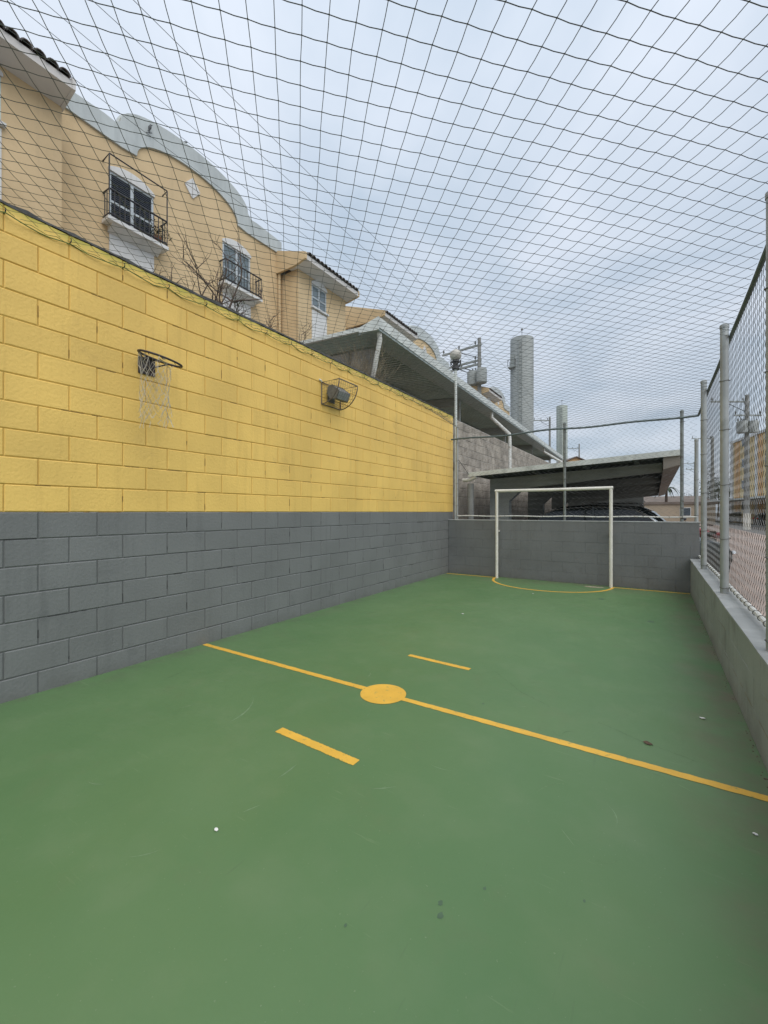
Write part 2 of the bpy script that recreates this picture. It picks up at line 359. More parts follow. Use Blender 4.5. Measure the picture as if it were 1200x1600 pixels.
def strip(pts, wdt, name, m, parent, z=0.0018):
    """flat painted strip along a polyline, with slightly wandering edges"""
    b = MB(); n = len(pts); rows = []
    for k in range(n):
        p = Vector(pts[k]); t = (Vector(pts[min(k + 1, n - 1)]) - Vector(pts[max(k - 1, 0)])).normalized(); q = Vector((-t.y, t.x))
        w1 = wdt / 2 + random.uniform(-.0026, .0022); w2 = wdt / 2 + random.uniform(-.0026, .0022)
        rows.append([(p.x + q.x * w1, p.y + q.y * w1, z), (p.x - q.x * w2, p.y - q.y * w2, z)])
    b.grid(rows); return b.build(name, m, parent)
def seg(a, b, n=60): return [(BEZ(a[0], b[0], t / n), BEZ(a[1], b[1], t / n)) for t in range(n + 1)]
MID = 2.655
def marking(o, label): return struct(tag(o, label, None))
marking(strip(seg((0.01, MID), (2.195 - 0.16, MID + .003)), 0.055, 'halfway_line', LINE, None), 'yellow halfway line from block wall to centre spot')
marking(strip(seg((2.195 + 0.16, MID + .003), (WID - 0.005, MID + .012)), 0.055, 'halfway_line', LINE, None), 'yellow halfway line from centre spot to low wall')
b = MB(); b.face([(2.195 + 0.172 * math.cos(a / 48 * 2 * math.pi), MID + 0.172 * math.sin(a / 48 * 2 * math.pi), 0.0024) for a in range(48)])
marking(b.build('centre_spot', LINE), 'solid yellow centre spot on the halfway line')
marking(strip(seg((1.93, 1.865), (2.545, 1.845)), 0.062, 'short_line', LINE, None), 'short yellow dash nearest the camera')
marking(strip(seg((1.94, 3.505), (2.56, 3.47)), 0.055, 'short_line', LINE, None), 'short yellow dash beyond the centre spot')
GX0, GX1, GY = 1.15, 3.235, 8.61
marking(strip(seg((0.02, 8.625), (GX0 - .02, 8.625)), 0.05, 'goal_line', LINE, None), 'yellow goal line between block wall and goal post')
marking(strip(seg((GX1 + .02, 8.63), (WID - .01, 8.64)), 0.05, 'goal_line', LINE, None), 'yellow goal line between goal post and low wall')
gc, gr = (GX0 + GX1) / 2, (GX1 - GX0) / 2 + 0.03
marking(strip([(gc + gr * math.cos(math.pi + math.pi * a / 40), 8.62 + 1.02 * math.sin(math.pi + math.pi * a / 40)) for a in range(41)], 0.05, 'goal_area_arc', LINE, None, 0.0022), 'yellow half circle in front of the goal')
# scuffs, drips and a worn patch in the paint
def scuff(x, y, ang, ln, bend, wd, m=SCUFF):
    pts = []
    for k in range(9):
        t = k / 8 - .5; pts.append((x + math.cos(ang) * t * ln - math.sin(ang) * bend * (t * t * 4 - .5), y + math.sin(ang) * t * ln + math.cos(ang) * bend * (t * t * 4 - .5)))
    b = MB(); rows = []
    for k, p in enumerate(pts):
        hw = wd * .36 * max(.08, 1 - (abs(k - 4) / 4) ** 1.6) * random.uniform(.6, 1.2)
        rows.append([(p[0] - math.sin(ang) * hw, p[1] + math.cos(ang) * hw, .0008), (p[0] + math.sin(ang) * hw, p[1] - math.cos(ang) * hw, .0008)])
    b.grid(rows); return b.build('scuff_mark', m, court)
for a in [(1.53, 1.92, 2.0, .40, .05, .012), (2.285, 1.59, 1.6, .16, .005, .010), (2.78, 1.75, .7, .13, .006, .011), (0.95, 2.15, .2, .22, .02, .008), (1.15, 1.75, 1.3, .12, .01, .01),
          (2.35, 1.30, 1.2, .10, .0, .006), (1.9, 2.9, 1.9, .10, .01, .014), (1.82, 3.0, 1.5, .13, .0, .008), (3.1, 3.0, .3, .15, .01, .008), (2.1, 4.6, .6, .25, .02, .01), (1.4, 5.4, .2, .3, .03, .012), (3.0, 5.2, 1.0, .25, .02, .01),
          (2.6, 6.4, .3, .35, .02, .012), (1.2, 6.9, .5, .3, .02, .012), (3.75, 2.15, 1.9, .15, .02, .006), (2.2, .9, .9, .12, .01, .006), (1.55, 1.0, .4, .10, .01, .008), (3.6, 1.9, 2.3, .1, .0, .005), (2.95, 2.05, .1, .12, .01, .006)]:
    scuff(*a)
SCUFD = mat('dark_scuff', (0.085, 0.15, 0.07), 0.7, 0.2, 30)
for k in range(60):
    scuff(random.uniform(.2, 4.2), random.uniform(1.7, 8.0), random.uniform(0, 3.14), random.uniform(.05, .25), random.uniform(-.03, .03), random.uniform(.002, .007), SCUFD if k % 3 == 0 else mat('faint_scuff', (0.135, 0.22, 0.105), .7, .2, 30) if 'faint_scuff' not in MATS else MATS['faint_scuff'])
for x, y, r in [(3.28, 1.34, .009), (3.30, 1.30, .010), (3.39, 1.48, .007), (3.7, 1.62, .005), (3.05, 1.1, .005), (2.88, 2.9, .008), (3.86, 6.2, .04), (3.2, 7.4, .05)]:
    b = MB(); b.face([(x + r * random.uniform(.6, 1.25) * math.cos(a), y + r * random.uniform(.7, 1.8) * math.sin(a), .0009) for a in [q / 11 * 6.283 for q in range(11)]]); b.build('drip_mark', SPOT, court)
b = MB(); b.face([(2.98 + .17 * random.uniform(.7, 1.2) * math.cos(a), 8.50 + .07 * random.uniform(.7, 1.2) * math.sin(a), .0011) for a in [q / 16 * 6.283 for q in range(16)]]); b.build('worn_patch', CHIP, court)

def crack(pts, n=9):
    b = MB(); rows = []
    for (x0, y0), (x1, y1) in zip(pts, pts[1:]):
        for q in range(n):
            t = q / n; x, y = BEZ(x0, x1, t) + random.gauss(0, .004), BEZ(y0, y1, t) + random.gauss(0, .004); w_ = random.uniform(.0002, .0008)
            rows.append([(x - w_, y - w_, .0007), (x + w_, y + w_, .0007)])
    b.grid(rows); b.build('crack', mat('crack', (.06, .095, .05), .9, .2, 20) if 'crack' not in MATS else MATS['crack'], court)
crack([(2.75, 3.55), (3.05, 3.25), (3.3, 3.1)], 16); crack([(3.6, 3.05), (3.85, 2.93), (4.12, 2.85)], 16)
# ------------------------------------------------------------------ painted block walls
def block_mesh(ln, ht, dep, bev, m, jit, name='block', g=0.0036):
    y, z = ln / 2 - g, ht / 2 - g; j = lambda: random.uniform(-jit, jit)
    b = MB()
    ring = lambda x, yy, zz, jj: [(x, -yy + (j() if jj else 0), -zz + (j() if jj else 0)), (x, yy + (j() if jj else 0), -zz + (j() if jj else 0)), (x, yy + (j() if jj else 0), zz + (j() if jj else 0)), (x, -yy + (j() if jj else 0), zz + (j() if jj else 0))]
    b.grid([ring(-dep, y, z, 0), ring(-bev, y, z, 1), ring(0, y - bev, z - bev, 1)], close_u=True)
    b.f.append((8, 9, 10, 11)); return b.mesh(name, m)
def variants(ln, ht, dep, bev, m, jit=.0015, n=5, g=.0036): return [block_mesh(ln, ht, dep, bev, m, jit, 'block', g) for _ in range(n)]
WTOP = CZ + 11 * 0.2       # 3.56
BL, BH, DEP = 0.4, 0.2, 0.05
WEND = 9.02
lw = thing('block_wall', (0, 3, 0), 'tall concrete block wall painted yellow above and grey below', 'wall')
vy, vg = variants(BL, BH, DEP, .005, YEL), variants(BL, BH, DEP, .005, GREY)
rest_y, rest_g = MB(), MB()
cand = []
def clip_block(mbx, y0, y1, z0, z1, x=0.0, bev=.005, g=.0036):
    mbx.grid([[(x - DEP, y0 + g, z0 + g), (x - DEP, y1 - g, z0 + g), (x - DEP, y1 - g, z1 - g), (x - DEP, y0 + g, z1 - g)],
              [(x - bev, y0 + g, z0 + g), (x - bev, y1 - g, z0 + g), (x - bev, y1 - g, z1 - g), (x - bev, y0 + g, z1 - g)],
              [(x, y0 + g + bev, z0 + g + bev), (x, y1 - g - bev, z0 + g + bev), (x, y1 - g - bev, z1 - g - bev), (x, y0 + g + bev, z1 - g - bev)]], close_u=True)
    q = len(mbx.v); mbx.f.append((q - 4, q - 3, q - 2, q - 1))
for r_ in range(-7, 11):                       # course above (>=0) or below (<0) the colour change
    z0 = CZ + r_ * BH; z1 = z0 + BH
    if r_ == -7: z0 = -0.04
    ph = 1.269 + (0.2 if r_ % 2 == 0 else 0.0)
    k0 = math.floor((L0 - ph) / BL)
    for k in range(k0, 40):
        y0, y1 = ph + k * BL, ph + (k + 1) * BL
        if y0 >= WEND: break
        if y1 > WEND - .05: y1 = WEND
        full = abs(y1 - y0 - BL) < 1e-6 and r_ != -7 and y1 > 1.0
        if full: cand.append((y0, z0, r_))
        else:
            if y1 - y0 > .06: clip_block(rest_y if r_ >= 0 else rest_g, y0, y1, z0, z1)
cand.sort()
for k, (y0, z0, r_) in enumerate(cand):
    if k < 298:
        inst('block', random.choice(vy if r_ >= 0 else vg), lw, (random.uniform(-.0012, .0012), y0 + BL / 2 - 3, z0 + BH / 2))
    else: clip_block(rest_y if r_ >= 0 else rest_g, y0, y0 + BL, z0, z0 + BH, random.uniform(-.0012, .0012))
o = rest_y.build('far_blocks', YEL, lw); o['kind'] = 'stuff'
o = rest_g.build('far_blocks', GREY, lw); o['kind'] = 'stuff'
MB().box(-.19, -.0062, L0, WEND - .004, CZ + .001, WTOP - .004).build('core', YMORT, lw)
MB().box(-.189, -.0062, L0, WEND - .004, -.3, CZ).build('core', GMORT, lw)
MB().box(-.2, -.02, WEND - .004, WEND + .006, -.3, WTOP - .01).build('end_face', GALVD, lw)
b = MB(); b2 = MB()
for k in range(190):
    r_ = random.randint(-6, 10); z = CZ + r_ * BH
    ph = 1.269 + (0.2 if r_ % 2 == 0 else 0.0)
    if random.random() < .55:
        y = random.uniform(1.0, 8.6); l = random.uniform(.02, .22); y1, z0, z1 = y + l, z - random.uniform(.0015, .004), z + random.uniform(.001, .004)
    else:
        y = ph + BL * random.randint(0, 18) - .003; y1 = y + random.uniform(.004, .008); z0 = z + random.uniform(.02, .1); z1 = z0 + random.uniform(.02, .09)
    if y1 > WEND - .02: continue
    (b if r_ >= 0 else b2).box(-.007, -.0025, y, y1, z0, z1)
o = b.build('joint_pits', mat('dark_joint_gap', (.30, .18, .05), .9, .3, 20), lw); o['kind'] = 'stuff'
o = b2.build('joint_pits', mat('dark_grey_joint_gap', (.07, .072, .072), .9, .3, 20), lw); o['kind'] = 'stuff'
# coping: rough dark mortar cap, uneven
b = MB(); rows = []
for k in range(125):
    y = L0 + (WEND - L0) * k / 124; h = WTOP + .026 + random.uniform(-.006, .008)
    rows.append([(-.205, y, WTOP - .006), (-.2, y, h), (-.006 + random.uniform(-.006, .005), y, h), (.006 + random.uniform(-.004, .004), y, WTOP + random.uniform(-.008, .004))])
b.grid(rows); b.build('coping', COPE, lw)

# back wall, six courses, joints nearly filled by paint
bw = thing('block_wall', (2.2, L1 + .07, 0), 'low grey block wall behind the goal', 'wall')
vb = variants(BL, .197, DEP, .002, GREYB, .0012, 8, .0008)
for r_ in range(6):
    ph = 0.0 if r_ % 2 else 0.2
    k = -1
    while True:
        x0 = ph + k * BL; k += 1
        if x0 >= WID + .13: break
        a, c = max(x0, 0.004), min(x0 + BL, WID + .13)
        if c - a < .05: continue
        if c - a > BL - .001: inst('block', random.choice(vb), bw, ((a + c) / 2 - 2.2, -.07 + random.uniform(-.001, .001), r_ * .197 + .0985 - .0), -math.pi / 2)
        else: inst('block', block_mesh(c - a, .197, DEP, .002, GREYB, .001, 'block', .0008), bw, ((a + c) / 2 - 2.2, -.07, r_ * .197 + .0985), -math.pi / 2)
MB().box(.003, WID + .128, L1 + .0045, L1 + .14, -.3, 1.176).build('core', GREYB, bw)
MB().box(.004, WID + .15, L1 - .006, L1 + .15, 1.1765, 1.196).build('cap', CAPM, bw, bevel=.004)
# right low wall
RT = 0.575
rw = thing('block_wall', (WID, 3, 0), 'knee-high grey block wall with smooth cap under the side fence', 'wall')
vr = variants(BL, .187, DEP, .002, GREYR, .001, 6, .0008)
for r_ in range(3):
    ph = 0.1 if r_ % 2 else -.1
    k = -3
    while True:
        y0 = ph + k * BL; k += 1
        if y0 + BL > L1 + .0: break
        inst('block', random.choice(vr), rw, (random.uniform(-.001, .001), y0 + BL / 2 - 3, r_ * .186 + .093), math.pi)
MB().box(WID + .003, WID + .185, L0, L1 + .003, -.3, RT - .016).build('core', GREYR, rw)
b = MB(); rows = []
for k in range(40):
    y = L0 + (L1 - .008 - L0) * k / 39; e = random.uniform(-.003, .003)
    rows.append([(WID - .006 + e, y, RT - .017), (WID - .005 + e, y, RT - .003), (WID + .002 + e, y, RT), (WID + .185, y, RT + .002), (WID + .194, y, RT - .017)])
b.grid(rows); b.build('cap', CAPM, rw, smooth=True)
b = MB()
for k in range(16):
    y = random.uniform(2.4, 6.5); z = random.choice((.186, .372)) + random.uniform(-.004, .004); l = random.uniform(.08, .28)
    b.box(WID - .0022, WID - .0012, y, y + l, z - .0022, z + .0022)
o = b.build('joint_scratches', CHIP, rw); o['kind'] = 'stuff'
# dirt heaped along the foot of the low wall
b = MB()
for k in range(70):
    y = random.uniform(1.6, 7.4); x = WID - .012 - abs(random.gauss(0, .012)); s_ = random.uniform(.0015, .004)
    b.box(x - s_, x + s_, y - s_ * 1.6, y + s_, 0, s_ * .8)
tag(b.build('gritty_dirt', mat('dirt', (.15, .12, .08), .95, .3, 30)), 'brown grit gathered along the foot of the low wall', 'dirt', kind='stuff')

# ------------------------------------------------------------------ goal
g_ = thing('goal_frame', (gc, GY, 0), 'white steel goal frame without a net against the grey wall', 'goal')
GH = 1.815
for x in (GX0, GX1):
    p = MB().lathe([(.029, 0), (.029, GH - .0)], 16, (x, GY, 0)).build('post', WHITE, g_, True)
b = MB().tube([(GX0 - .034, GY, GH - .02), ((GX0 + GX1) / 2, GY, GH - .026), (GX1 + .034, GY, GH - .02)], .030, 16)
b.build('crossbar', WHITE, g_, True)
for x in (GX0, GX1):
    MB().tube([(x, GY + .034, GH - .03), (x, L1 + .01, GH - .03 - .55)], .012, 8) if False else None
    MB().box(x - .02, x + .02, GY + .02, L1 - .001, .95, .98).build('wall_bracket', WHITE, g_)

# ------------------------------------------------------------------ chain-link fences
def chainlink(b, p0, p1, z0, z1, p, r, nrm, sag=.012):
    """woven zig-zag wires standing side by side from p0 to p1"""
    p0, p1 = Vector(p0), Vector(p1); L = (p1 - p0).length; d = (p1 - p0) / L; nrm = Vector(nrm)
    n = int(L / p); m = int((z1 - z0) / (p / 2))
    for k in range(n):
        pts = []
        for q in range(m + 1):
            s_ = (k + .5) * p + (p / 2 - r * .4) * (1 if q % 2 else -1)
            z = z0 + (z1 - z0) * q / m
            wob = sag * math.sin(s_ * .9 + z * 1.1)
            pt = p0 + d * (s_ + .0025 * math.sin(z * 9 + k * 2.1)) + nrm * (wob + r * (1 if q % 2 else -1))
            pts.append((pt.x, pt.y, z + .003 * math.sin(s_ * 3)))
        b.tube(pts, r, 3, caps=False)
FX = WID + .12                      # mesh plane of the side fence
PY = [-1.0, 1.12, 3.18, 5.20, 7.26]
sf = thing('chain_link_fence', (WID + .07, 4, RT), 'tall chain-link side fence on grey round posts above the low wall', 'fence')
def post(parent, x, y, z0, z1, r, m=GALV, bands=(), cap=True):
    o = MB().lathe([(r, z0), (r, z1), (r * 1.12, z1), (r * 1.12, z1 + .03), (r * .6, z1 + .045)] if cap else [(r, z0), (r, z1)], 16, (x, y, 0)).build('post', m, parent, True)
    for z in bands:
        t = MB().tube([(x + (r + .004) * math.cos(a / 16 * 6.2832), y + (r + .004) * math.sin(a / 16 * 6.2832), z + .004 * math.sin(a)) for a in range(16)], .003, 5, closed=True)
        t.tube([(x + r, y, z), (FX if parent is sf else x + r + .02, y + .01, z + .01)], .003, 4); t.build('tie_wire', WIRE, o)
    return o
for y in PY: post(sf, WID + .068, y, RT - .01, 3.13, .034, GALV, (.63, 1.10, 1.62, 2.15, 2.62))
post(sf, WID + .09, L1 + .07, 1.19, 2.55, .028, GALV, (1.3, 1.9))
top = [(FX, y, 3.05 + .10 * max(0, (5 - y) / 5) - .05 * max(0, (y - 6) / 3) - .012 * math.sin((y - 3.13) / 2.06 * math.pi) ** 2) for y in [-1.6 + k * .26 for k in range(41)]]
top[-1] = (FX, L1 + .08, 2.99)
MB().tube(top, .018, 8).build('top_rail', RAILD, sf, True)
MB().tube([(FX + .005, y, .625 + .003 * math.sin(y * 5)) for y in [-1.6 + k * .35 for k in range(30)] + [L1 + .05]], .017, 8).build('bottom_rail', PIPEW, sf, True)
b = MB(); chainlink(b, (FX + .02, 0.3, 0), (FX + .02, L1 + .05, 0), .60, 3.06, .074, .0024, (1, 0, 0), .002)
o = b.build('wire_mesh', WIRE, sf); o['kind'] = 'stuff'
for k in range(34):
    y = 2.6 + k * .18
    MB().tube([(FX + .005 + .021 * math.cos(a), y + .003 * a, .625 + .021 * math.sin(a)) for a in [q * .7 for q in range(10)]], .0028, 4).build('rail_tie', WIRE, sf)
bf = thing('chain_link_fence', (2.3, L1 + .07, 1.19), 'chain-link back fence on thin posts standing on the wall behind the goal', 'fence')
BY = L1 + .08
for x in (.178, 2.42, 4.29): post(bf, x, BY, 1.19, 3.06 if x > .5 else 3.22, .026, GALVD if x > .5 else GALV, (1.5, 2.0, 2.5, 2.9))
MB().tube([(.05 + 4.47 * k / 20, BY - .03, 2.985 - .018 * math.sin(math.pi * (k / 20 * 2 % 1)) + .012 * math.sin(k * .9)) for k in range(21)], .018, 8).build('top_rail', RAILD, bf, True)
MB().tube([(.2 + 4.3 * k / 20, BY - .03, 1.275 + .006 * math.sin(k * 1.3)) for k in range(21)], .0115, 8).build('bottom_rail', PIPEW, bf, True)
b = MB(); chainlink(b, (.2, BY + .03, 0), (4.5, BY + .03, 0), 1.25, 2.99, .10, .0028, (0, 1, 0), .006)
o = b.build('wire_mesh', WIREL, bf); o['kind'] = 'stuff'
MB().tube([(.2, BY + .03, 2.53), (.36, BY + .25, 2.2)], .006, 5).build('stay_wire', IRON, bf)
for k in range(22):
    x = .3 + k * .19
    MB().tube([(x + .003 * a, BY - .03 + .016 * math.cos(a), 1.275 + .016 * math.sin(a)) for a in [q * .7 for q in range(10)]], .0025, 4).build('rail_tie', WIRE, bf)

# ------------------------------------------------------------------ overhead net, hung on the diagonal
ov = thing('overhead_net', (2.2, 3, 3.2), 'knotted dark ball-stop net stretched over the whole court', 'net')
NX0, NX1, NY0, NY1 = .035, FX - .02, -2.2, BY - .02
def topz(y): return 3.05 + .10 * max(0, (5 - y) / 5) - .05 * max(0, (y - 6) / 3)
def netz(x, y):
    t = (x - NX0) / (NX1 - NX0)
    z = BEZ(3.475, topz(y) + .005, t) - .26 * t * (1 - t) + .008 * math.sin(x * 1.3 + y * .9) + .0015 * math.sin(x * 5.1 - y * 4.3)
    wv = max(0, min(1, (y - 5.6) / (NY1 - 5.6))); wv = wv * wv * (3 - 2 * wv)
    edge = 2.985 + .46 * math.exp(-t * 14)
    z = BEZ(z, edge, wv ** 1.5 * (1 - .0 * t))
    return z
b = MB(); s_ = .10; q2 = math.sqrt(.5)
def npos(i, j):
    jx = .010 * math.sin(i * .21 + j * .13) + .0016 * math.sin(i * 1.9 - j * 1.3); jy = .008 * math.sin(i * .15 - j * .24) + .0016 * math.sin(j * 2.1 + i * 1.1)
    return Vector(((i - j) * s_ * q2 + jx + 1.0, (i + j) * s_ * q2 + jy))
def inside(p): return NX0 <= p.x <= NX1 and NY0 <= p.y <= NY1
def clip(p, q):
    t = 1.0
    for lo, hi, a, c in ((NX0, NX1, p.x, q.x), (NY0, NY1, p.y, q.y)):
        if c < lo: t = min(t, (lo - a) / (c - a))
        if c > hi: t = min(t, (hi - a) / (c - a))
    return p + (q - p) * t
for i in range(-60, 150):
    for j in range(-90, 150):
        p = npos(i, j)
        pin = inside(p)
        for di, dj in ((1, 0), (0, 1)):
            q = npos(i + di, j + dj); qin = inside(q)
            if not (pin or qin): continue
            a = p if pin else clip(q, p); c = q if qin else clip(p, q)
            if (a - c).length < .004: continue
            m_ = (a + c) / 2
            b.tube([(a.x, a.y, netz(a.x, a.y)), (m_.x, m_.y, netz(m_.x, m_.y) - .0035), (c.x, c.y, netz(c.x, c.y))], .0019, 3, caps=False)
        if pin:
            z = netz(p.x, p.y); r = .0042; i0 = len(b.v)
            b.v += [(p.x + r, p.y, z), (p.x, p.y + r, z), (p.x - r, p.y, z), (p.x, p.y - r, z), (p.x, p.y, z + r * .8), (p.x, p.y, z - r * .8)]
            b.f += [(i0 + u, i0 + (u + 1) % 4, i0 + 4) for u in range(4)] + [(i0 + (u + 1) % 4, i0 + u, i0 + 5) for u in range(4)]
o = b.build('netting', TWINE, ov); o['kind'] = 'stuff'
for x, ln in ((1.74, 0), (1.86, .02), (1.99, 0), (2.13, .03), (2.29, .01)):
    MB().tube([(x + ln + .02 * math.sin(y * .5), y, netz(x, y) - .012) for y in [NY0 + (NY1 - NY0) * k / 40 for k in range(41)]], .0014, 4).build('support_wire', TWINE, ov)
# border cord looped through hooks just below the wall top
hy = [1.07 + .4 * k for k in range(-4, 20)]
cordpts = []
for a, c in zip(hy, hy[1:]):
    for k in range(6):
        t = k / 6; cordpts.append((.016 + .012 * math.sin(k + a * 7), BEZ(a, c, t), 3.485 - .026 * math.sin(math.pi * t) + random.uniform(-.004, .004)))
MB().tube(cordpts, .0042, 5).build('border_cord', CORD, ov)
for y in hy:
    MB().tube([(-.01, y, 3.492), (.022, y, 3.490), (.032, y, 3.50), (.030, y, 3.516), (.02, y, 3.52)], .0042, 5).build('hook', IRON, ov)
zig = []
for k in range(int((NY1 - NY0) / .07)):
    zig.append((.02 if k % 2 else .045, NY0 + k * .07 + random.uniform(-.012, .012), 3.468 + (.02 if k % 2 else -.012) + random.uniform(-.008, .008)))
MB().tube(zig, .0026, 3, caps=False).build('lacing', CORD, ov)

# ------------------------------------------------------------------ basketball ring on the wall
br = thing('basketball_hoop', (0, 2.075, 2.70), 'dark basketball ring with torn pale net on the yellow wall', 'basketball hoop')
MB().box(.001, .016, 1.995, 2.145, 2.61, 2.76).build('back_plate', RUSTY, br, bevel=.004)
rc, rr, tilt = Vector((.225, 2.075, 2.715)), .172, R(15)
def rim(a, r=rr): return rc + Vector((r * math.cos(a) * math.cos(tilt), r * math.sin(a), -r * math.cos(a) * math.sin(tilt) - .12 * r * math.sin(a)))
MB().tube([rim(a / 36 * 6.2832) for a in range(36)], .0095, 8, closed=True).build('ring', RUSTY, br, True)
for s2 in (-1, 1):
    MB().tube([(.012, 2.075 + s2 * .06, 2.755), tuple(rim(math.pi + s2 * .35) + Vector((0, 0, 0)))], .009, 6).build('arm', RUSTY, br)
    MB().tube([(.012, 2.075 + s2 * .045, 2.64), tuple(rim(math.pi + s2 * .9))], .007, 6).build('brace', RUSTY, br)
for k in range(10):
    p = rim(k / 10 * 6.2832 + .2); MB().tube([p, p + Vector((0, 0, -.016)), p + Vector((.006, .004, -.022))], .003, 4).build('net_hook', RUSTY, br)
b = MB(); NA, NR = 14, 11
def netpt(i, row):
    a = (i + (row % 2) * .5) / NA * 6.2832; t = row / NR
    r = BEZ(.135, .105, min(1, t * 3)) + .02 * t * t + .012 * math.sin(i * 2.3 + row)
    c_ = rc + Vector((-.035, -.03, -.02))
    p = c_ + Vector((r * math.cos(a), r * math.sin(a), -.53 * t + .012 * math.sin(i * 1.7 + row * 2.1)))
    if row == 0: p = rim(a + .1) if math.cos(a - 3.6) > -.45 else rim(-.55) + Vector((.01 * math.sin(i), .012 * math.cos(i * 2), -.03))
    return p
for row in range(NR):
    for i in range(NA):
        if row >= NR - 2 and (i * 7 + row) % 4 == 0: continue
        for dd in (0, 1):
            b.tube([netpt(i, row), netpt(i + (dd if row % 2 else dd - 1), row + 1)], .0011, 3, caps=False)
            if random.random() < .35: b.tube([netpt(i, row) + Vector((.006, 0, 0)), netpt(i + (dd if row % 2 else dd - 1), row + 1) + Vector((.004, .006, 0))], .0012, 3, caps=False)
for k in range(9):
    p = netpt(k, NR); b.tube([p, p + Vector((random.uniform(-.02, .02), random.uniform(-.03, .03), -random.uniform(.03, .08)))], .0018, 3, caps=False)
for k in range(5):
    p = rim(-.55); b.tube([p, p + Vector((random.uniform(0, .03), random.uniform(-.02, .05), -random.uniform(.02, .06)))], .003, 4)
o = b.build('string_net', STRING, br); o['kind'] = 'stuff'

# ------------------------------------------------------------------ caged floodlight
cf = thing('floodlight', (0, 4.67, 3.0), 'grey floodlight inside a curved wire cage high on the yellow wall', 'floodlight')
u0, u1, h0, h1, d = 4.466, 4.88, 2.86, 3.16, .31
arc = lambda y, n=12: [(.012 + d * math.cos(math.pi / 2 * k / n), y, h1 - (h1 - h0) * math.sin(math.pi / 2 * k / n)) for k in range(n + 1)]
CAGE = mat('cage_steel', (.14, .125, .115), .5, .2, 15, metal=.3)
for y in (u0, u1):
    MB().tube([(.012, y, h0), (.012, y, h1), (.012 + d, y, h1)] + arc(y)[1:], .0075, 6).build('cage_side', CAGE, cf)
for x, z in ((.012, h0), (.012, h1), (.012 + d, h1)):
    MB().tube([(x, u0, z), (x, u1, z)], .0075, 6).build('cage_bar', CAGE, cf)
b = MB()
for k in range(1, 9): b.tube([(x, BEZ(u0, u1, k / 9), z) for x, _, z in arc(0)], .0015, 3, caps=False)
for k in range(1, 9):
    x, _, z = arc(0, 9)[k]; b.tube([(x, u0, z), (x, u1, z)], .0015, 3, caps=False)
for k in range(1, 9): b.tube([(.012, BEZ(u0, u1, k / 9), h1), (.012 + d, BEZ(u0, u1, k / 9), h1)], .0015, 3, caps=False)
for y in (u0, u1):
    for k in range(1, 7):
        x = .012 + d * k / 7; zb = h1 - (h1 - h0) * math.sqrt(max(0, 1 - ((x - .012) / d) ** 2)); b.tube([(x, y, zb), (x, y, h1)], .0013, 3, caps=False)
        z = BEZ(h0, h1, k / 7); xb = .012 + d * math.sqrt(max(0, 1 - ((h1 - z) / (h1 - h0)) ** 2)); b.tube([(.012, y, z), (xb, y, z)], .0013, 3, caps=False)
o = b.build('cage_mesh', CAGE, cf); o['kind'] = 'stuff'
MB().box(.001, .012, 4.60, 4.75, 2.92, 3.10).build('mount_plate', PLAST, cf)
lampb = MB(); lampb.prism([(.06, 3.10), (.13, 3.125), (.25, 3.03), (.20, 2.93), (.10, 2.95), (.05, 3.02)], 4.54, 4.80, 'y')
lb = lampb.build('housing', PLAST, cf, bevel=.008)
MB().prism([(.252, 3.026), (.203, 2.932), (.21, 2.928), (.259, 3.022)], 4.555, 4.785, 'y').build('glass', LENS, lb)
for k in range(7):
    MB().box(.06, .14, 4.555 + k * .036, 4.562 + k * .036, 3.10, 3.135).build('cooling_fin', PLAST, lb)
MB().tube([(.012, 4.67, 3.0), (.06, 4.67, 3.03)], .02, 8).build('bracket', PLAST, cf)
MB().tube([(.006, u0 - .05, 3.19), (.02, u0 - .03, 3.18), (.015, u0, 3.165)], .012, 6).build('hook', PIPEW, cf)

# ------------------------------------------------------------------ litter
def scrap(name, x, y, r, m, label, cat, lift=.004):
    b = MB(); n = 7; ang = random.uniform(0, 6)
    p = [(x + r * random.uniform(.6, 1.3) * math.cos(ang + k / n * 6.283), y + r * random.uniform(.5, .9) * math.sin(ang + k / n * 6.283), .0045 + lift * random.random()) for k in range(n)]
    b.v = [(x, y, .006 + lift)] + p; b.f = [(0, 1 + k, 1 + (k + 1) % n) for k in range(n)]
    b.v += [(a, c, z - .002) for a, c, z in b.v]; b.f += [tuple(n + 1 + q for q in reversed(f)) for f in b.f[:n]]
    tag(b.build(name, m), label, cat, None)
scrap('paper_scrap', 2.33, 1.13, .010, PAPER, 'tiny white paper scrap in the near green foreground', 'scrap')
scrap('paper_scrap', 4.17, 3.47, .016, PAPER, 'white paper scrap beyond the halfway line beside low wall', 'scrap')
scrap('paper_scrap', 4.26, 2.34, .010, PAPER, 'white paper scrap on the near side of the halfway line by low wall', 'scrap')
scrap('dry_leaf', 3.87, 2.92, .022, DRYLEAF, 'small brown dry leaf just beyond the halfway line', 'leaf', .008)
scrap('paper_scrap', 2.2, 7.25, .014, PAPER, 'white speck of paper in front of the goal half circle', 'scrap')
scrap('paper_scrap', 1.75, 5.3, .016, PAPER, 'white speck of paper midway between centre spot and goal', 'scrap')

